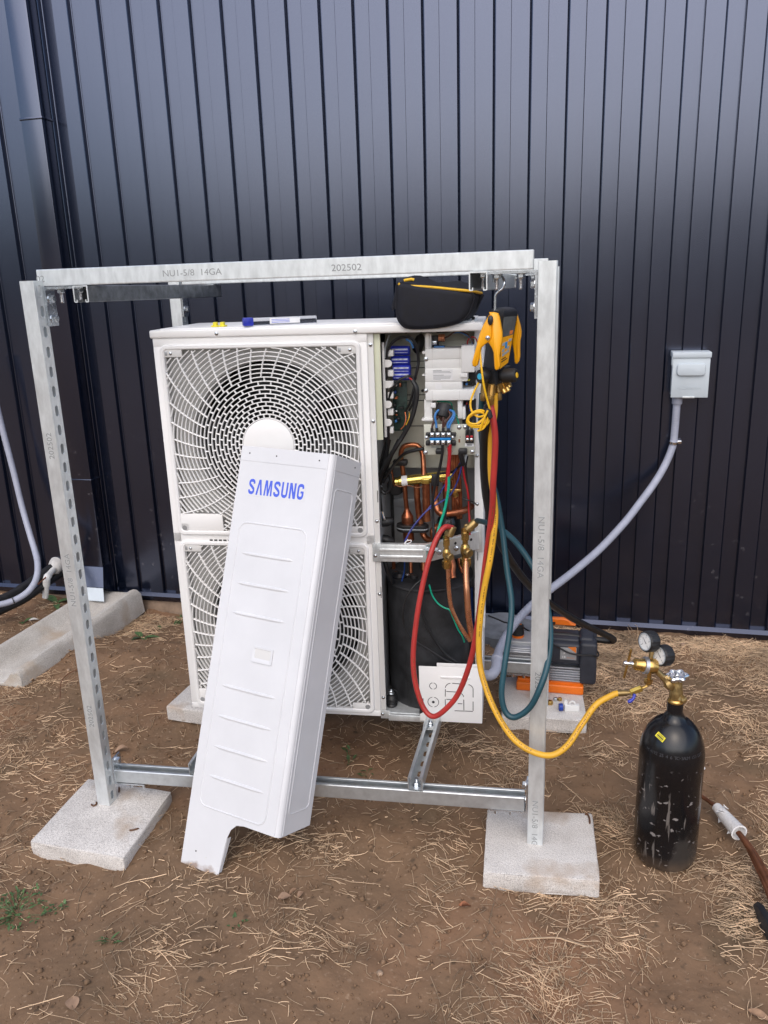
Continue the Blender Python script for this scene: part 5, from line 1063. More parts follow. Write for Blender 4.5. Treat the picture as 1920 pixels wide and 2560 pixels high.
# pipe clamps clipped to both sides
cl = thing('pipe_clamp', 'orange-yellow pipe clamp probe with coiled yellow lead, left of the gauge display', 'clamp', zM(360, 1000, -.03))
def jaw(name, pts, d, th, par, mt='toolyellow', bev=.0025): return MB().prism([zM(x, y, d) for x, y in pts], V(0, th, 0), bev).build(name, mt, par, sharp=50)
jaw('jaw', [(415, 640), (385, 690), (345, 760), (305, 850), (275, 950), (250, 1050), (222, 1150), (200, 1240), (206, 1285), (240, 1295), (268, 1275), (285, 1200), (300, 1110), (318, 1055), (360, 1015), (415, 975), (445, 930), (448, 850), (440, 770), (430, 690)], -.055, .020, cl)
jaw('jaw', [(415, 608), (470, 608), (525, 622), (545, 670), (558, 740), (578, 860), (580, 930), (560, 1060), (545, 1150), (548, 1220), (555, 1280), (535, 1325), (505, 1338), (485, 1320), (480, 1270), (475, 1180), (470, 1110), (450, 1060), (420, 1010), (400, 985), (440, 930), (448, 840), (436, 720)], -.052, .020, cl)
jaw('thumb_pad', [(400, 690), (405, 665), (425, 648), (450, 650), (465, 675), (465, 720), (455, 755), (430, 772), (408, 760), (396, 725)], -.0575, .004, cl, 'tooldark', .001)
MB().lathe([(.0052, 0), (.0052, .001), (.0035, .0028), (.0005, .0032)], zM(398, 930, -.0555), (0, -1, 0), 16).build('pivot', 'chrome', cl)
ld = spline([zM(305, 1075, -.044), zM(308, 1180, -.050), zM(325, 1350, -.056), zM(350, 1530, -.056), (zM(385, 1680, -.052)), zM(415, 1790, -.048), zM(425, 1850, -.044), zM(395, 1900, -.044), zM(300, 1980, -.05), zM(190, 2060, -.05)], 8)
MB().tube(ld, .0024, 8).build('lead', 'yellowcable', cl)
rnd = random.Random(3)
coil = []
for k in range(int(4.6 * 26)):
    t = k / 26 * 2 * math.pi; q_ = k / (4.6 * 26); rx = 128 - 30 * q_ + 10 * math.sin(t * 1.37); ry = 118 - 34 * q_ + 14 * math.cos(t * .83)
    x = 268 + rx * math.cos(t) + .28 * ry * math.sin(t) + 10 * math.sin(1.9 * t); y = 1945 + ry * math.sin(t) * .82 - 40 * math.cos(t) + 12 * math.cos(t * .61); coil.append(zM(x, y, -.046 - .012 * math.sin(t * .5) - .002 * q_))
MB().tube(coil, .0024, 8).build('lead_coil', 'yellowcable', cl)
MB().tube(spline([zM(300, 1340, -.03), zM(290, 1470, -.035), zM(225, 1610, -.04), zM(182, 1740, -.045), zM(200, 1850, -.05), zM(280, 1920, -.052), zM(390, 1900, -.055), zM(395, 1960, -.055), zM(350, 2060, -.055), zM(270, 2100, -.055)], 8), .0024, 8).build('lead', 'yellowcable', cl)
MB().tube(spline([zM(300, 2090, -.058), zM(345, 1960, -.060), zM(400, 1840, -.058)], 6), .0024, 8).build('lead', 'yellowcable', cl)
MB().lathe([(.003, -.012), (.008, -.008), (.0085, .008), (.003, .014)], zM(410, 1890, -.05), (-.3, 0, 1), 12).build('lead_tie', 'rubber', cl)
cr2 = thing('pipe_clamp', 'orange-yellow pipe clamp probe clipped on the right of the gauge, beside the post', 'clamp', zM(770, 950, .04))
jaw('jaw', [(768, 632), (785, 690), (808, 770), (822, 850), (818, 910), (805, 970), (803, 1060), (805, 1150), (795, 1220), (770, 1255), (745, 1255), (733, 1225), (730, 1140), (718, 1060), (702, 1000), (712, 930), (735, 800), (755, 700)], .032, .020, cr2)
jaw('jaw_ridge', [(778, 720), (800, 800), (806, 860), (790, 940), (776, 1040), (770, 1150), (762, 1060), (772, 920), (782, 820)], .029, .006, cr2, 'toolyellow', .001)

# ------------------------------------------------------------------ hoses
def hose(name, label, pts, r, mt, k=10, prints=()):
    t = thing(name, label, 'hose', pts[0]); sp_ = spline(pts, k); MB().tube(sp_, r, 12).build('tube', mt, t)
    if prints:
        m = MB(); rr = random.Random(4)
        for i_ in range(1, len(sp_) - 2):
            f_ = i_ / len(sp_)
            if not any(a <= f_ <= b_ for a, b_ in prints): continue
            a, b_ = sp_[i_], sp_[i_ + 1]; d_ = (b_ - a); L_ = d_.length; d_.normalize(); vw = (CAM + V(.3, 0, .6) - a); nn = (vw - d_ * vw.dot(d_)).normalized(); sd = d_.cross(nn); x = 0
            while x < L_ - .003:
                w_ = rr.uniform(.0014, .0026); c0_ = a + d_ * x + nn * (r + .0003)
                if rr.random() < .82: m.add([c0_ - sd * .0014, c0_ + d_ * w_ - sd * .0014, c0_ + d_ * w_ + sd * .0014 * rr.choice((1, 1, -.2)), c0_ + sd * .0014], [(0, 1, 2, 3)])
                x += w_ + .0012
        o_ = m.build('print', 'hoseink', t, smooth=False); o_['kind'] = 'stuff'
    return t
H = lambda u, v, y: ony(u, v, y)
E1w = UW_(E1); E2w = UW_(E2); a1w = UX * ax1.x + UN * ax1.y + V(0, 0, ax1.z); a2w = UX * ax2.x + UN * ax2.y + V(0, 0, ax2.z)
RY = [(1226, 1010, .012), (1234, 1055, .008), (1238, 1100, .010), (1236, 1160, .015), (1233, 1205, .020), (1231, 1269, .035), (1223, 1336, .055), (1214, 1404, .075), (1206, 1471, .095), (1194, 1560, .118), (1177, 1650, .138), (1150, 1725, .15), (1122, 1765, .157), (1085, 1791, .165), (1058, 1768, .175), (1038, 1705, .185), (1033, 1640, .195), (1040, 1560, .21), (1053, 1480, .225), (1072, 1400, .245), (1092, 1345, .27), (1112, 1318, .29)]
hose('red_hose', 'red charging hose looping from the gauge down to the left service valve', [H(*p) for p in RY] + [E1w + a1w * .012 - V(0, 0, 0)], .0078, 'redhose', prints=((.22, .34), (.62, .72)))
YY = [(1236, 985, .014), (1236, 1030, .024), (1229, 1080, .038), (1227, 1135, .047), (1228, 1190, .056), (1234, 1240, .060), (1238, 1285, .056), (1234, 1336, .050), (1224, 1404, .046), (1211, 1470, .045), (1201, 1540, .045), (1197, 1610, .042), (1201, 1670, .034), (1220, 1735, .012), (1248, 1795, -.014), (1285, 1848, -.034), (1330, 1879, -.05), (1378, 1888, -.045), (1418, 1864, -.02), (1455, 1810, .02), (1490, 1762, .05), (1530, 1738, .075), (1544, 1733, .083)]
yh = hose('yellow_hose', 'yellow charging hose sagging from the gauge across to the cylinder regulator', [H(*p) for p in YY], .0080, 'yellowhose', prints=((.26, .36), (.40, .48), (.55, .72), (.80, .9)))
TY = [(1206, 985, .020), (1203, 1050, .05), (1207, 1120, .09), (1222, 1190, .12), (1239, 1235, .13), (1255, 1320, .12), (1267, 1420, .09), (1279, 1505, .06), (1274, 1580, .03), (1262, 1660, .0), (1254, 1735, -.02), (1264, 1780, -.03), (1288, 1793, -.035), (1325, 1768, -.035), (1352, 1715, -.026), (1369, 1660, .0), (1376, 1595, .04), (1371, 1530, .075), (1350, 1455, .10), (1322, 1400, .13), (1286, 1352, .17), (1250, 1322, .21), (1222, 1308, .26)]
teal = hose('teal_hose', 'teal charging hose looping round the right post to the upper service valve', [H(*p) for p in TY] + [E2w + a2w * .014], .0078, 'tealhose')
BY = [(1222, 1010, .016), (1213, 1060, .03), (1210, 1120, .06), (1211, 1180, .10), (1216, 1240, .14), (1228, 1300, .18), (1243, 1340, .22), (1275, 1400, .30), (1320, 1460, .40), (1370, 1505, .52), (1430, 1545, .66), (1495, 1578, .79), (1528, 1594, .86), (1534, 1601, .89), (1520, 1602, .905), (1470, 1596, .915), (1420, 1589, .92), (1383, 1587, .92)]
hose('vacuum_hose', 'thick black vacuum hose running behind the right post to the pump', [H(*p) for p in BY], .0112, 'blackhose')

# ------------------------------------------------------------------ black gas cylinder with regulator
CB = V(.366, .112, 0); CB.z = g1(CB.x, CB.y) - .004
cy = thing('gas_cylinder', 'scratched black steel gas cylinder standing on the dirt', 'cylinder', CB)
r = .0825
prof = [(r * .80, 0), (r * .93, .006), (r * .985, .02), (r, .045), (r, .318)] + [(r * math.cos(t) ** .92, .318 + .110 * math.sin(t)) for t in np.linspace(.08, 1.24, 14)] + [(.0245, .432), (.0205, .440), (.0200, .446)]
MB().lathe(prof, CB, (0, 0, 1), 64).build('shell', 'cylpaint', cy, sharp=40)
TOP = CB + V(0, 0, .442)
MB().lathe([(.0202, 0), (.0205, .028), (.019, .030)], TOP, (0, 0, 1), 32).build('neck_collar', 'blackgloss', cy)
def zR(x, y, d=0): return ony(1500 + .16878 * x, 1540 + .16878 * y, CB.y + d)
off = TOP + V(0, 0, .028) - zR(1048, 1200); 
def R_(x, y, d=0): return zR(x, y, d) + V(off.x, 0, 0)
# stamped text round the shoulder and the yellow sticker
def dome(az, zz): 
    for (ra_, ha), (rb_, hb) in zip(prof[:-1], prof[1:]):
        if ha <= zz <= hb: rr = ra_ + (rb_ - ra_) * (zz - ha) / max(1e-6, hb - ha); break
    return CB + V(rr * math.sin(az), -rr * math.cos(az), zz)
for k, ch2 in enumerate('M 4192 25 4 6 TC-3ALM 153 DOT'):
    if ch2 == ' ': continue
    az = -.95 + k * .068; p = dome(az, .352); xd = V(math.cos(az), math.sin(az), 0); up_ = (dome(az, .362) - dome(az, .345)).normalized(); text('stamp', ch2, .0082 if ch2 not in '-' else .0012, p, xd, up_, 'stampgrey', cy, ext=.0006)
az = -.62; c0 = dome(az, .392); xd = V(math.cos(az), math.sin(az), 0); up_ = (dome(az, .402) - dome(az, .382)).normalized(); nrm = xd.cross(up_); xr = xd * math.cos(.35) - up_ * math.sin(.35); ur = up_ * math.cos(.35) + xd * math.sin(.35)
stk = MB().prism([c0 + xr * a + ur * b_ + nrm * .0022 for a, b_ in ((-.013, -.007), (.013, -.007), (.013, .007), (-.013, .007))], -nrm * .0012).build('sticker', 'decalyellow', cy)
for y_, h_ in ((.004, .0007), (-.0005, .0016), (-.0045, .0006)): MB().prism([c0 + xr * a + ur * (y_ + b_ * h_) + nrm * .0024 for a, b_ in ((-.010, -1), (.010, -1), (.010, 1), (-.010, 1))], -nrm * .0002).build('sticker_text', 'inkblack', stk)
rg_ = thing('gas_regulator', 'brass gas regulator with two dial gauges screwed onto the black cylinder', 'regulator', TOP + V(0, 0, .03))
def rb_(name, m, mt, parent=None, sharp=40): return m.build(name, mt, parent or rg_, sharp=sharp)
NB = TOP + V(0, 0, .028)
rb_('valve_ring', MB().lathe([(.0205, 0), (.021, .003), (.0185, .008), (.015, .010)], NB, (0, 0, 1), 28), 'brass')
rb_('valve_body', MB().lathe([(.0165, .006), (.0175, .012), (.017, .030), (.0145, .036), (.0145, .050), (.0130, .053), (.0130, .064)], NB, (0, 0, 1), 20), 'brassdull')
rb_('relief_plug', MB().lathe([(.011, .010), (.011, .020), (.0085, .021), (.0085, .027), (.006, .029)], NB + V(0, 0, .016), (.78, -.62, -.1), 8), 'brassdull')
hw = NB + V(0, 0, .066); pts = []
for k in range(72):
    t = 2 * math.pi * k / 72; rr = .0265 + .0035 * math.cos(6 * t); pts.append((rr * math.cos(t), rr * math.sin(t)))
tz = V(-.10, -.05, 1).normalized(); xw, yw_, _ = frame(tz)
m = MB(); lay = [(.90, .0), (1.0, .003), (1.0, .009), (.88, .0125), (.72, .012), (.66, .008), (.30, .007), (.26, .011), (.05, .012)]
vs = [hw + (xw * a + yw_ * b_) * s + tz * h for s, h in lay for a, b_ in pts]; fs = [(k * 72 + i, k * 72 + (i + 1) % 72, (k + 1) * 72 + (i + 1) % 72, (k + 1) * 72 + i) for k in range(len(lay) - 1) for i in range(72)] + [tuple(range(72))[::-1], tuple(range((len(lay) - 1) * 72, len(lay) * 72))]
hwo = rb_('handwheel', m.add(vs, fs), 'chrome'); rb_('wheel_nut', MB().lathe([(.005, .010), (.005, .015), (.003, .0165)], hw, tz, 6), 'zinc', hwo)
S0_ = NB + V(-.004, 0, .034); C1 = R_(690, 735, -.012); C0 = R_(420, 705, -.022)
rb_('inlet_nut', MB().lathe([(.010, .006), (.0145, .012), (.0150, .026), (.010, .032), (.0085, .034), (.0085, .050)], S0_, C1 - S0_, 6), 'brassdull'); rb_('inlet_stem', MB().tube([S0_, C1], .0075, 14), 'brassdull')
ax_ = (C0 - C1).normalized(); LB_ = (C0 - C1).length
rb_('regulator_body', MB().lathe([(.010, -.016), (.0185, -.012), (.0205, 0), (.0205, .010), (.0195, .012)], C1, ax_, 32), 'brass')
rb_('body_flange', MB().lathe([(.0195, .010), (.0225, .011), (.0225, .020), (.0195, .021)], C1, ax_, 36), 'alu')
rb_('bonnet', MB().lathe([(.0175, .020), (.0170, .026), (.0150, .030), (.0150, LB_ - .004), (.0115, LB_), (.0090, LB_ + .001)], C1, ax_, 32), 'brass')
E_ = C1 + ax_ * (LB_ + .020); rb_('adjusting_screw', MB().lathe([(.0058, LB_ - .002), (.0058, LB_ + .004), (.0052, LB_ + .006), (.0058, LB_ + .008), (.0058, LB_ + .022), (.004, LB_ + .025)], C1, ax_, 14), 'chrome')
tA, tB = R_(370, 488, -.03), R_(262, 912, -.03); mid = (tA + tB) / 2; sh = C1 + ax_ * (LB_ + .015) - mid; rb_('t_handle', MB().tube([tA + sh, tB + sh], .0034, 12), 'brass')
def dial_gauge(face, axis, stem):
    a = Vector(axis).normalized(); x, y, _ = frame(a); rr = .0262
    m = MB(); n = 60; lay = [(.80, -.026), (.96, -.024), (1., -.020), (1., .002), (.95, .005), (.86, .005), (.84, .0015)]; vs = []
    for s, h in lay:
        for k in range(n):
            t = 2 * math.pi * k / n; g_ = 1.0 + (.045 if k % 4 < 2 and -.021 < h < .003 else 0); vs.append(face + a * h + (x * math.cos(t) + y * math.sin(t)) * rr * s * g_)
    fs = [(k * n + i, k * n + (i + 1) % n, (k + 1) * n + (i + 1) % n, (k + 1) * n + i) for k in range(len(lay) - 1) for i in range(n)] + [tuple(range(n))[::-1]]
    h = rb_('dial_gauge', m.add(vs, fs), 'rubber', sharp=25)
    rb_('bezel', MB().lathe([(rr * .88, .0052), (rr * .80, .0058), (rr * .78, .003)], face, a, 40, caps=False), 'keygrey', h)
    rb_('dial_face', MB().lathe([(rr * .80, .0020), (rr * .80, .0028)], face, a, 40), 'dial', h)
    rightv = a.cross(V(0, 0, 1)).normalized() * -1; upv = rightv.cross(a) * -1
    if upv.z < 0: upv = -upv
    mk = MB()
    for k in range(21):
        t = math.radians(225 - 270 * k / 20); d_ = rightv * math.cos(t) + upv * math.sin(t); s_ = a.cross(d_); wd = .0004 if k % 5 else .0007; i0 = .66 if k % 5 else .60; o_ = face + a * .0031
        mk.add([o_ + d_ * rr * i0 + s_ * wd, o_ + d_ * rr * i0 - s_ * wd, o_ + d_ * rr * .74 - s_ * wd, o_ + d_ * rr * .74 + s_ * wd], [(0, 1, 2, 3)])
    mo = rb_('dial_scale', mk, 'inkblack', h); mo['kind'] = 'stuff'
    for k, s in enumerate(('0', '1', '2', '3', '4')):
        t = math.radians(225 - 270 * k / 4); d_ = rightv * math.cos(t) + upv * math.sin(t); text('dial_number', s, .0040, face + a * .0030 + d_ * rr * .47, rightv, upv, 'inkblack', h, ext=.0002)
    t = math.radians(140); d_ = rightv * math.cos(t) + upv * math.sin(t); s_ = a.cross(d_); o_ = face + a * .0036; rb_('needle', MB().prism([o_ - d_ * .006 + s_ * .0008, o_ - d_ * .006 - s_ * .0008, o_ + d_ * rr * .62], a * .0004), 'inkblack', h)
    rb_('gauge_stem', MB().tube([face - a * .024, stem], .0058, 10), 'brassdull', h)
ga = V(-.80, -.58, .12)
dial_gauge(R_(610, 375, -.012), ga, C1 + V(-.004, .004, .014)); dial_gauge(R_(822, 582, -.014), ga, C1 + V(.012, .006, .008))
Q0 = R_(655, 855, -.010); Q1 = R_(640, 1000, -.012)
rb_('outlet_stem', MB().tube([C1 + ax_ * .006, Q0, Q1], .0055, 12), 'brass'); rb_('outlet_nut', MB().lathe([(.007, 0), (.0105, .002), (.0105, .014), (.0085, .017), (.007, .018)], R_(650, 915, -.011), (-.08, 0, -1), 6), 'brass')
hv = thing('hose_valve', 'small brass ball valve with blue lever on the end of the yellow hose', 'valve', R_(460, 1100, -.02))
yend = H(1544, 1733, .083); V1 = R_(548, 1062, -.018); V0 = R_(372, 1130, -.024); dvv = (V1 - V0).normalized()
MB().tube(spline([Q1 + V(0, 0, .004), R_(620, 1025, -.013), V1], 5), .0042, 10).build('elbow_tube', 'brass', hv)
MB().lathe([(.006, 0), (.0090, .002), (.0090, (V1 - V0).length - .002), (.006, (V1 - V0).length)], V0, dvv, 6).build('valve_body', 'gold', hv)
MB().tube([V0, (V0 * .55 + yend * .45), yend], .006, 14, radii=[.0050, .0075, .0088]).build('ferrule', 'brassdull', hv)
lv = [R_(440, 1150, -.03), R_(425, 1200, -.034), R_(400, 1235, -.038), R_(340, 1270, -.042)]; MB().tube(spline(lv, 4), .0040, 8, radii=[.004] * 9 + [.0050, .0052, .0050, .003][:4]).build('lever', 'bluecap', hv)

# ------------------------------------------------------------------ vacuum pump on the rear paver
YP = .845
def zP(x, y, d=0): return ony(1220 + .18083 * x, 1500 + .18083 * y, YP + d)
vp = thing('vacuum_pump', 'grey and orange vacuum pump with finned silver body behind the right post', 'pump', (zP(800, 1300).x, YP + .06, .05))
def pbox(name, x0, y0, x1, y1, d0, d1, mt, bev=.004, parent=None):
    A, B = zP(x0, y0, d0), zP(x1, y1, d0); return MB().rmm((A.x, YP + d0, B.z), (B.x, YP + d1, A.z), bev, 3).build(name, mt, parent or vp)
A_ = zP(385, 1305, 0); 
MB().rmm((zP(388, 1300).x, YP + .0, .0505), (zP(1318, 1300).x, YP + .13, .0505 + .034), .006, 3).build('base', 'orange', vp)
MB().rmm((zP(400, 1300).x, YP + .012, .080), (zP(1290, 1300).x, YP + .12, .096), .004).build('base_step', 'orange', vp)
fb = pbox('motor_body', 250, 900, 1275, 1120, .012, .12, 'alu', .004)
for k in range(6):
    yy = 930 + k * 34; A, B = zP(790, yy, .006), zP(1272, yy + 17, .006); MB().rmm((A.x, YP + .004, B.z), (B.x, YP + .014, A.z), .0015).build('cooling_fin', 'alu', fb)
gb = pbox('oil_casing', 205, 660, 600, 930, .004, .12, 'alu', .006); pbox('casing_ridge', 205, 645, 600, 690, -.004, .10, 'alu', .003, gb); pbox('casing_ridge', 225, 700, 600, 750, -.002, .10, 'alu', .003, gb); pbox('top_plate', 240, 560, 600, 665, .02, .12, 'greypanel', .005, gb)
pbox('name_strip', 262, 760, 590, 850, .0, .05, 'greypanel', .003, gb); text('name', 'NAVAC', .0085, zP(412, 806, -.0012), (1, 0, 0), (0, 0, 1), 'inkblack', gb, ext=.0006, bold=.02, condense=1.75)
pbox('top_cover', 800, 590, 1275, 905, .010, .125, 'pumpgrey', .012); pbox('cover_top', 830, 520, 1265, 610, .035, .125, 'pumpgrey', .010)
ec = pbox('end_cap', 1272, 600, 1490, 1190, .002, .128, 'pumpgrey', .012); pbox('end_cap_top', 1262, 520, 1470, 640, .03, .125, 'pumpgrey', .012, ec)
dc = pbox('decal', 1000, 655, 1220, 835, .0085, .012, 'greypanel', .0005); A, B, C_ = zP(1105, 652, .0078), zP(1218, 652, .0078), zP(1218, 735, .0078); MB().prism([A, B, C_], V(0, .001, 0)).build('decal_mark', 'orangeink', dc)
text('decal_text', '5', .0075, zP(1055, 735, .0078), (1, 0, .0), (.15, 0, 1), 'decal', dc, bold=.02, condense=1.5); text('decal_text', '15', .0075, zP(1050, 788, .0078), (1, 0, 0), (.15, 0, 1), 'decal', dc, bold=.02, condense=1.4); pbox('decal_line', 1090, 800, 1195, 806, .0075, .009, 'orangeink', .0002, dc)
kc = V(zP(408, 612, .06).x, YP + .065, zP(400, 562, .02).z)
MB().lathe([(.0225, -.004), (.0225, .005), (.020, .007)], kc, (0, 0, 1), 24).build('oil_cap_ring', 'orange', vp); MB().lathe([(.0205, .005), (.0240, .008), (.0215, .042), (.016, .045)], kc, (0, 0, 1), 12).build('oil_cap', 'rubber', vp)
MB().rbox(kc + V(0, 0, .0455), (.028, .006, .003), .001, Matrix.Rotation(.25, 3, 'Z')).build('oil_cap_mark', 'orangeink', vp)
h0, h1 = zP(640, 300, .13), zP(1215, 355, .13); MB().prism([zP(620, 252, .12), zP(1050, 262, .12), zP(1120, 290, .12), zP(1160, 335, .12), zP(1215, 352, .12), zP(1200, 366, .12), zP(860, 340, .12), (zP(620, 335, .12))], V(0, .022, 0), .003).build('handle', 'orange', vp)
MB().lathe([(.005, 0), (.005, .0008)], zP(915, 318, .1195), (0, -1, 0), 14).build('handle_hole', 'dark', vp)
MB().prism([zP(620, 252, .121), zP(700, 252, .121), zP(720, 600, .121), zP(620, 600, .121)], V(0, .018, 0), .002).build('handle_support', 'orange', vp)
MB().lathe([(.009, 0), (.010, .003), (.010, .012), (.008, .014)], zP(875, 487, .075), (1, 0, 0), 6).build('inlet_fitting', 'brass', vp); MB().lathe([(.006, 0), (.007, .002), (.007, .012)], zP(880, 570, .06), (0, 0, 1), 8).build('inlet_port', 'brass', vp)
cord = [zP(0, 215, .30), zP(130, 265, .29), zP(240, 310, .28), zP(400, 330, .27), zP(520, 400, .22), zP(680, 500, .10), zP(880, 600, .004), zP(1000, 670, -.002), zP(1130, 735, -.004), zP(1280, 760, -.006), zP(1430, 762, -.008), zP(1510, 785, .01), zP(1525, 740, .05), zP(1490, 680, .08), zP(1465, 650, .09)]
cd_ = thing('power_cord', 'thin black power cord draped over the vacuum pump', 'cord', cord[5]); MB().tube(spline(cord, 8), .0032, 8).build('lead', 'wireblack', cd_)
# tube cutter and flare nuts on the paver
def onP(x, y, z=.05): return onz(1220 + .18083 * x, 1500 + .18083 * y, z)
c0 = onP(1130, 1545); tc_ = thing('tube_cutter', 'small white tube cutter with blue knob on the rear paver', 'tube cutter', c0)
xr = (onP(1250, 1545) - onP(1045, 1545)).normalized(); LX = (onP(1250, 1545) - onP(1045, 1545)).length; dpt = V(-xr.y, xr.x, 0)
def cpt(x, d, z): return c0 + xr * x + dpt * d + V(0, 0, z)
Rc = Matrix((xr, dpt, V(0, 0, 1))).transposed()
MB().rbox(cpt(LX / 2 - .018, .008, .0125), (LX, .018, .024), .002, Rc).build('body', 'whiteplastic', tc_)
MB().lathe([(.012, 0), (.0135, .002), (.0135, .012), (.012, .014)], cpt(-.037, .008, .0138), xr, 16).build('knob', 'toolblue', tc_)
MB().prism([cpt(-.020, .004, .024), cpt(-.008, .004, .024), cpt(-.006, .004, .036), cpt(-.010, .004, .042), cpt(-.018, .004, .042), cpt(-.021, .004, .036)], dpt * .006, .001).build('cutting_wheel_arm', 'whiteplastic', tc_)
MB().tube([cpt(.009 + .009 * math.cos(t), .007, .026 + .011 * math.sin(t)) for t in np.linspace(.0, math.pi, 10)], .0032, 8).build('roller_hook', 'whiteplastic', tc_)
for x, y, s, mt, lb in ((858, 1440, 1., 'brass', 'brass flare nut lying alone on the rear paver beside the post'), (935, 1388, .8, 'zinc', 'small silver fitting on the rear paver behind the tube cutter'), (993, 1388, .75, 'brass', 'small brass fitting touching the silver one on the rear paver')):
    p = onP(x, y, .05); o = MB().lathe([(.0045 * s, 0), (.0105 * s, .0), (.0105 * s, .010 * s), (.0085 * s, .014 * s), (.0055 * s, .015 * s), (.0050 * s, .006 * s), (.002 * s, .005 * s)], p, (0, 0, 1), 6); q = o.build('flare_nut', mt); tag(q, lb, 'fitting')

# ------------------------------------------------------------------ disconnect box and conduits on the wall
YB = YW - DEP
A, B = ony(1683.6, 882, 1.535), ony(1769, 994, 1.535)
bx = thing('disconnect_box', 'light grey electrical disconnect box mounted on the siding', 'electrical box', ((A.x + B.x) / 2, YB, B.z))
x0_, x1_, zz0, zz1 = A.x, B.x, B.z, A.z
MB().rmm((x0_ + .004, 1.540, zz0 + .003), (x1_ - .004, YB, zz1 - .004), .002).build('case', 'boxgrey', bx)
dr = MB().rmm((x0_, 1.533, zz0), (x1_, 1.541, zz1 - .018), .002).build('door', 'boxgrey', bx)
MB().rmm((x0_ - .003, 1.527, zz1 - .020), (x1_ + .003, YB, zz1 + .002), .003).rmm((x0_ - .004, 1.531, zz1 - .05), (x0_ - .001, 1.56, zz1 - .015), .001).build('hood', 'boxgrey', bx)
cx_ = (x0_ + x1_) / 2; ring = [(1., .0), (1., .003), (.97, .008), (.90, .012), (.80, .013)]
pts0 = rrect(-.054, .054, -.024, .024, .014, 6); m = MB(); zc0 = zz1 - .066; n = len(pts0)
vs = [V(cx_ + x * (1 - (1 - s) * .45), 1.533 - h, zc0 + z * (1 - (1 - s) * 1.0)) for s, h in ring for x, z in pts0]; fs = [(k * n + i, k * n + (i + 1) % n, (k + 1) * n + (i + 1) % n, (k + 1) * n + i) for k in range(len(ring) - 1) for i in range(n)] + [tuple(range((len(ring) - 1) * n, len(ring) * n))]
m.add(vs, fs).build('pressed_boss', 'boxgrey', dr)
text('embossed_name', 'MILBANK', .013, V(cx_ - .003, 1.5325, zz0 + .040), (1, 0, 0), (0, 0, 1), 'boxgrey', dr, ext=.0012, condense=1.25)
MB().rmm((cx_ - .025, 1.5315, zz0 - .002), (cx_ + .020, 1.534, zz0 + .005), .001).build('latch', 'galv', dr)
c5 = lambda x, y: (1400 + .31344 * x, 800 + .31344 * y)
cf = ony(*c5(935, 640), 1.575); MB().lathe([(.0205, .02), (.0205, -.012), (.018, -.016)], cf, (0, 0, 1), 24).build('hub_fitting', 'conduit', bx)
cdp = [ony(*c5(933, 655), 1.575), ony(*c5(925, 760), 1.580), ony(*c5(915, 880), 1.585), ony(*c5(903, 985), 1.58), ony(*c5(870, 1085), 1.565), ony(*c5(815, 1200), 1.54), ony(*c5(740, 1320), 1.50), ony(*c5(640, 1455), 1.44), ony(*c5(520, 1610), 1.36), H(1500, 1372, 1.25), H(1430, 1432, 1.12), H(1365, 1482, 1.0), H(1310, 1532, .90), H(1272, 1580, .80), H(1250, 1620, .70), H(1243, 1648, .62)]
cn = thing('flexible_conduit', 'grey flexible conduit curving from the wall box down to the unit', 'conduit', cdp[8])
sp_ = spline(cdp, 30); rad = [.0150 + .0006 * math.sin(i * 1.9) for i in range(len(sp_))]
MB().tube(sp_, .015, 14, radii=rad).build('tube', 'conduit', cn)
MB().lathe([(.0165, -.010), (.021, -.008), (.021, .010), (.0165, .014)], cdp[-1], cdp[-1] - cdp[-2], 20).build('connector_nut', 'conduit', cn)
eb = spline([cdp[-1] + (cdp[-1] - cdp[-2]).normalized() * .01, H(1240, 1672, .575), H(1226, 1688, .55), UW_((UW - .01, .21, UP(1215, 1690, .2).z))], 6); MB().tube(eb, .0175, 16).build('connector_elbow', 'conduit', cn)
s0 = ony(*c5(903, 980), 1.577); MB().lathe([(.0168, -.006), (.0178, -.005), (.0178, .005), (.0168, .006)], s0, V(.12, 0, 1), 24).rmm(s0 + V(.012, .012, -.007), s0 + V(.034, .030, .007), .002).build('strap', 'chrome', cn)
# left flexible conduit, insulated lines and drain
z3 = lambda x, y: (0 + .217 * x, 1360 + .217 * y)
lc = [H(-40, 900, 1.52), H(-12, 1000, 1.52), H(8, 1080, 1.52), H(34, 1180, 1.51), H(56, 1270, 1.49), H(76, 1340, 1.45), (ony(*z3(400, 70), 1.41)), ony(*z3(430, 200), 1.36), ony(*z3(432, 330), 1.31), ony(*z3(400, 440), 1.27), ony(*z3(330, 540), 1.23), ony(*z3(220, 620), 1.19), ony(*z3(90, 675), 1.15), ony(*z3(-60, 705), 1.11), ony(*z3(-300, 720), 1.05)]
o = thing('flexible_conduit', 'grey flexible conduit hanging at the left edge beside the insulated lines', 'conduit', lc[8]); sp_ = spline(lc, 26)
MB().tube(sp_, .015, 14, radii=[.0148 + .0004 * math.sin(i * 1.9) for i in range(len(sp_))]).build('tube', 'conduit', o); MB().lathe([(.0160, -.002), (.0162, .002)], ony(*z3(150, 650), 1.165), lc[12] - lc[11], 16).build('cable_tie', 'rubber', o)
il = [ony(*z3(640, 250), 1.60), ony(*z3(520, 330), 1.52), ony(*z3(400, 410), 1.44), ony(*z3(280, 500), 1.36), ony(*z3(150, 580), 1.28), ony(*z3(0, 650), 1.20), ony(*z3(-200, 740), 1.10)]
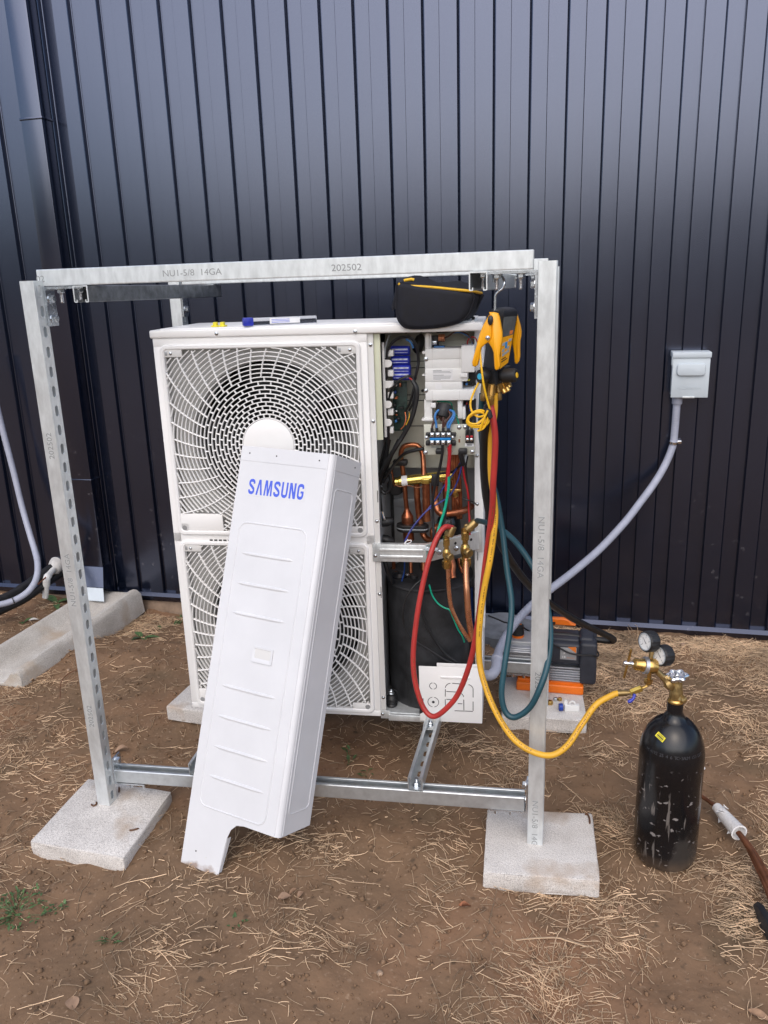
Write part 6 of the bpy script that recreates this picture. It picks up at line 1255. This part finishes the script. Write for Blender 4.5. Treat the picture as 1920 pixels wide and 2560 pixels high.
o = thing('insulated_line', 'black foam insulated refrigerant lines coming out of the wall at left', 'pipe', il[2]); MB().tube(spline(il, 8), .024, 16).build('insulation', 'rubber', o); MB().tube(spline([p + V(.02, .03, -.045) for p in il], 8), .018, 14).build('insulation', 'rubber', o); MB().tube(spline([ony(*z3(600, 300), 1.54), ony(*z3(520, 390), 1.45), ony(*z3(440, 460), 1.38)], 5), .0035, 8).build('thin_wire', 'copper', o)
MB().lathe([(.0246, -.03), (.0255, -.02), (.0255, .02), (.0246, .03)], il[3], il[4] - il[3], 16).build('tape_wrap', 'black', o)
w0 = ony(*z3(655, 235), 1.614); w1 = ony(*z3(600, 345), 1.54); o = thing('drain_pipe', 'white plastic drain elbow sticking out of the siding at left', 'pipe', w0)
MB().lathe([(.038, -.03), (.040, 0), (.036, .03), (.030, .05), (.024, .055)], w0, w1 - w0, 20).build('wall_sleeve', 'drywhite', o)
p2, p3, p4 = ony(*z3(540, 390), 1.47), ony(*z3(534, 480), 1.47), ony(*z3(522, 615), 1.47); MB().tube([w0, p2 + (w0 - p2).normalized() * .01], .0155, 16).build('horizontal_pipe', 'pvc', o); MB().tube(spline([p2 + (w0 - p2).normalized() * .025, p2, p3], 6), .0185, 16).build('elbow', 'pvc', o); MB().tube([p3, p4], .0152, 16).build('drop_pipe', 'pvc', o)

# ------------------------------------------------------------------ copper line set at the right, black offcut
o = thing('copper_line_set', 'brown copper tubing with white plastic wrapped end on the dirt at right', 'tubing', onz(1815, 2055, .03))
A, B = onz(1792, 2018, .028), onz(1848, 2082, .030); dd = (B - A).normalized(); LL = (B - A).length
MB().lathe([(.008, -.006), (.014, .0), (.018, LL * .4), (.022, LL * .95), (.0235, LL), (.019, LL + .001), (.016, LL * .8)], A, dd, 14).build('plastic_wrap', 'pipewrap', o)
for k in range(6):
    a = random.uniform(0, 6.28); x, y, _ = frame(dd); p = A + dd * random.uniform(.02, LL) + (x * math.cos(a) + y * math.sin(a)) * .018; MB().prism([p, p + dd * .02 + V(.004, .004, .004), p + (x * math.cos(a + .5) + y * math.sin(a + .5)) * .012 + dd * .006], V(.0006, .0006, .0008)).build('wrap_tatter', 'pipewrap', o)
for k, (du, r_) in enumerate(((0, .0075), (10, .0065), (-9, .0052))):
    pts = [onz(1846 + du * .2, 2082, .030), onz(1872 + du * .5, 2118, .028 - .004 * k), onz(1898 + du * .9, 2165, .026 - .004 * k), onz(1925 + du, 2225, .020), onz(1950 + du, 2300, .016), onz(1985 + du, 2400, .014)]
    MB().tube(spline(pts, 6), r_, 12).build('copper_tube', 'copperdull', o)
MB().tube(spline([onz(1745, 1985, .014), onz(1765, 1998, .018), onz(1792, 2018, .026)], 5), .006, 10).build('copper_tube', 'copperdull', o)
A = [onz(1882, 2262, .012), onz(1895, 2270, .030), onz(1925, 2320, .034), onz(1950, 2370, .03), onz(1930, 2372, .004), onz(1900, 2318, .002)]
o = MB().prism(A, V(.012, .008, .006), .001).build('plastic_offcut', 'tooldark'); tag(o, 'pointed black plastic scrap on the dirt at the right edge', 'scrap')

# grey stone pad behind the pump
c0 = onz(1262, 1560, .0); m = MB(); pts = [V(c0.x + .15 * math.cos(t) * (1 + .14 * math.sin(3 * t + 1)), min(1.59, c0.y - .10 + .13 * math.sin(t) * (1 + .1 * math.cos(4 * t))), -.03) for t in np.linspace(0, 2 * math.pi, 22)[:-1]]
o = m.prism(pts, V(0, 0, .075), .012).build('stone_block', 'greypanel'); o.data.materials[0] = MAT['darkstone']; tag(o, 'grey rough stone block by the wall behind the unit', 'stone')

# ------------------------------------------------------------------ weeds, leaves, stones, millipedes
def leaf_at(m, p, d, L, wd, droop=.3, fold=.25):
    d = d.normalized(); s = d.cross(V(0, 0, 1)); s = s.normalized() if s.length > .01 else V(1, 0, 0); n = s.cross(d); vs = []; K = 5
    for i in range(K + 1):
        t = i / K; w_ = wd * math.sin(math.pi * min(1, (.08 + .92 * t)) ** .85) * (1 if t < 1 else 0); c = p + d * (L * t) - V(0, 0, 1) * droop * L * t * t
        vs += [c - s * w_ / 2 + n * fold * w_ * .5, c, c + s * w_ / 2 + n * fold * w_ * .5]
    fs = []
    for i in range(K):
        for j in (0, 1): fs.append((i * 3 + j, i * 3 + j + 1, i * 3 + 4 + j, i * 3 + 3 + j))
    m.add(vs, fs)
def weed(name, label, u, v, n, L, wd, spread, el=(.2, .9), mt='leafgreen', height=0., group=None):
    p = onz(u, v, 0); z_ = g1(p.x, p.y); p = onz(u, v, z_); t = thing(name, label, 'weed', p, 0, group); rr = random.Random(int(u * 7 + v)); m = MB(); sm = MB()
    for k in range(n):
        a = rr.uniform(0, 6.28); q = p + V(math.cos(a), math.sin(a), 0) * spread * math.sqrt(rr.random()); q.z = g1(q.x, q.y) + rr.uniform(0, height); e = rr.uniform(*el); a2 = a + rr.uniform(-1, 1)
        leaf_at(m, q, V(math.cos(a2) * math.cos(e), math.sin(a2) * math.cos(e), math.sin(e)), L * rr.uniform(.6, 1.2), wd * rr.uniform(.7, 1.2))
        if height and k % 3 == 0: sm.tube([V(p.x * .7 + q.x * .3, p.y * .7 + q.y * .3, g1(q.x, q.y)), q], .0008, 4)
    f = m.build('leaves', mt, t, sharp=80)
    if n > 20: f['kind'] = 'stuff'
    if height: s_ = sm.build('stems', mt, t); s_['kind'] = 'stuff'
weed('weed_clump', 'low green leafy weed clump at the lower left edge', 42, 2285, 120, .015, .007, .075, (.0, .9), height=.022)
weed('weed_clump', 'small weed sprig just right of the large green clump', 148, 2275, 14, .014, .006, .02, (.1, .9), height=.015)
weed('broadleaf_weed', 'broad-leaved green weed in bare dirt behind the left post', 355, 1590, 6, .075, .028, .012, (.1, .6))
weed('broadleaf_weed', 'green seedling near the splash block behind the broad-leaved weed', 402, 1563, 5, .045, .020, .012, (.1, .7))
weed('broadleaf_weed', 'green leaf weed at the foot of the wall beside the unit', 450, 1540, 4, .080, .026, .012, (.05, .4))
weed('broadleaf_weed', 'large green leaf weed beside the white drain pipe', 140, 1512, 4, .13, .042, .015, (.1, .5))
weed('broadleaf_weed', 'tiny two-leaf seedling in dirt left of the splash block', 60, 1553, 3, .045, .022, .008, (.2, .7))
weed('grass_tuft', 'short grass tuft against the front edge of the left paver', 192, 2130, 14, .055, .005, .012, (.3, 1.2), 'leafolive')
weed('grass_tuft', 'small green grass tuft in bare dirt below the left paver', 276, 2352, 10, .030, .005, .012, (.3, 1.2))
weed('weed_sprig', 'tiny green sprig among straw below the leaning panel', 592, 2308, 10, .016, .006, .02, (.2, 1.))
weed('weed_sprig', 'tall thin green sprig under the outdoor unit beyond the bottom rail', 872, 1905, 10, .026, .010, .02, (.3, 1.2), height=.05)
weed('weed_sprig', 'faint green sprig under the unit nearer the bottom rail', 918, 1938, 8, .020, .006, .02, (.2, 1.), 'leafolive', height=.02)
def flat_leaf(label, u, v, L, wd, ang, mt, z=None, lift=.006):
    p = onz(u, v, 0); zz = g1(p.x, p.y) if z is None else z; p = onz(u, v, zz + .003); m = MB(); d = V(math.cos(ang), math.sin(ang), 0); s = V(-d.y, d.x, 0); vs = []; K = 7
    for i in range(K + 1):
        t = i / K; w_ = wd * math.sin(math.pi * (.06 + .94 * t)) ** .8 if t < 1 else 0; c = p + d * L * (t - .5) + V(0, 0, lift * math.sin(t * 2.6)); vs += [c - s * w_ / 2 + V(0, 0, .004), c, c + s * w_ / 2 + V(0, 0, .005 + .003 * math.sin(5 * t))]
    fs = [(i * 3 + j, i * 3 + j + 1, i * 3 + 4 + j, i * 3 + 3 + j) for i in range(K) for j in (0, 1)]
    o = m.add(vs, fs).build('dry_leaf', mt, sharp=80); tag(o, label, 'leaf', 'dry leaves on the dirt')
flat_leaf('pale dry leaf lying right of centre in front of the leaning panel', 712, 2247, .035, .022, .4, 'leafpink'); flat_leaf('small pale curled leaf right of another dry leaf', 752, 2240, .024, .012, 1.2, 'leafpink'); flat_leaf('thin pale leaf lying behind two dry leaves', 735, 2232, .03, .008, .9, 'leafdry')
flat_leaf('reddish dry leaf in straw at the bottom left', 182, 2512, .035, .03, 2.2, 'leafpink'); flat_leaf('dry brown leaf standing beside the left post base', 305, 1882, .05, .022, .5, 'leafpink', lift=.02); flat_leaf('grey dry leaf left of the splash block', 85, 1552, .05, .018, .3, 'drywhite')
flat_leaf('pinkish dry leaf right of the front right paver corner', 1552, 2278, .03, .016, 1.3, 'leafdry'); flat_leaf('small brown leaf near the bottom right corner', 1900, 2545, .05, .018, -.5, 'leafdry'); flat_leaf('dark dry leaf curled in straw below the right paver', 1162, 2268, .03, .014, .1, 'copperdull')
def stone(label, u, v, r, mt='pebble'):
    p = onz(u, v, 0); z_ = g1(p.x, p.y); p = onz(u, v, z_ + r * .5); bm = bmesh.new(); bmesh.ops.create_icosphere(bm, subdivisions=2, radius=r); rr = random.Random(int(u))
    for v_ in bm.verts: v_.co *= 1 + rr.uniform(-.12, .12); v_.co.z *= .7
    me = bpy.data.meshes.new('pebble'); bm.to_mesh(me); bm.free(); me.shade_smooth(); me.materials.append(MAT[mt]); o = link('pebble', me); o.location = p; tag(o, label, 'stone', 'small stones on the dirt')
stone('tan pebble in the straw between the yellow hose and the cylinder', 1457, 1846, .006); stone('tan stone in straw near the wall behind the gauges', 1708, 1612, .012); stone('white pebble right of the gas cylinder', 1757, 1920, .007, 'decal'); stone('tan rounded pebble at the bottom centre', 950, 2432, .008, 'pebble'); stone('tan clod in straw right of the leaning panel foot', 822, 2057, .006); stone('tan pebble beside the left post below the splash block', 171, 1675, .008); stone('small tan pebble at left below the concrete paver', 112, 2125, .006)
def millipede(label, pts, z):
    P = [onz(u, v, z + .0028) for u, v in pts]; sp_ = spline(P, 5); n = len(sp_); rad = [.0026 * (min(1, (i + 1) / 2.5, (n - i) / 2.5)) * (1 + .08 * (i % 2)) for i in range(n)]
    o = MB().tube(sp_, .002, 8, radii=rad).build('millipede', 'millipede', sharp=60); tag(o, label, 'millipede', 'millipedes on the pavers')
zf = lambda x, y: (220 + .18083 * x, 1860 + .18083 * y)
millipede('curled brown millipede touching the left post base', [zf(45, 830), zf(62, 850), zf(95, 848), zf(118, 825), zf(112, 798)], .025); millipede('straight brown millipede on the left paver under the rail studs', [zf(428, 590), zf(430, 630), zf(427, 668)], .025); millipede('brown millipede on the right edge of the left paver', [zf(570, 1190), zf(610, 1192), zf(660, 1178), zf(705, 1165)], .025)
z4 = lambda x, y: (1180 + .217 * x, 1900 + .217 * y)
millipede('hooked brown millipede on the far right corner of the front right paver', [z4(1300, 628), z4(1325, 622), z4(1345, 650), z4(1355, 690), z4(1358, 735)], .05)
# long pale stalk lying on the dirt
o = MB().tube(spline([onz(1290, 2350, .006), onz(1330, 2346, .008), onz(1390, 2344, .008), onz(1420, 2352, .007), onz(1470, 2367, .005)], 6), .0018, 6).build('dry_stalk', 'straw'); tag(o, 'long pale dry stalk lying on the dirt below the right paver', 'stalk')
# branchy twigs near the splash block
o = MB().tube(spline([onz(150, 1745, .004), onz(155, 1700, .01), onz(190, 1675, .012), onz(240, 1665, .008)], 6), .0016, 6).build('dark_twig', 'copperdull'); tag(o, 'thin dark twig on the dirt left of the left post', 'twig')

# ------------------------------------------------------------------ far wood across the field behind the viewer (mirrored in the siding)
NB_ = 5200; rw = np.random.RandomState(5); wx = rw.uniform(-60, 60, NB_); hgt = 3.2 + 2.6 * noise2(wx + 80, wx * 0 + 3., .16, 8) + 1.5 * noise2(wx + 80, wx * 0 + 1., .5, 9)
wz = hgt * rw.rand(NB_) ** .7; wy = -44 + rw.uniform(-3, 3, NB_); sz = rw.uniform(.35, .9, NB_)
q4 = rw.normal(0, 1, (NB_, 4, 3)) * sz[:, None, None]; vv = (np.stack([wx, wy, wz], 1)[:, None, :] + q4).reshape(-1, 3); fc = np.arange(NB_ * 4).reshape(-1, 4)
o = link('far_wood', np_mesh('far_wood', vv, fc, 'foliage', False)); o['kind'] = 'stuff'; o['label'] = 'far line of trees across the field'; o['category'] = 'trees'
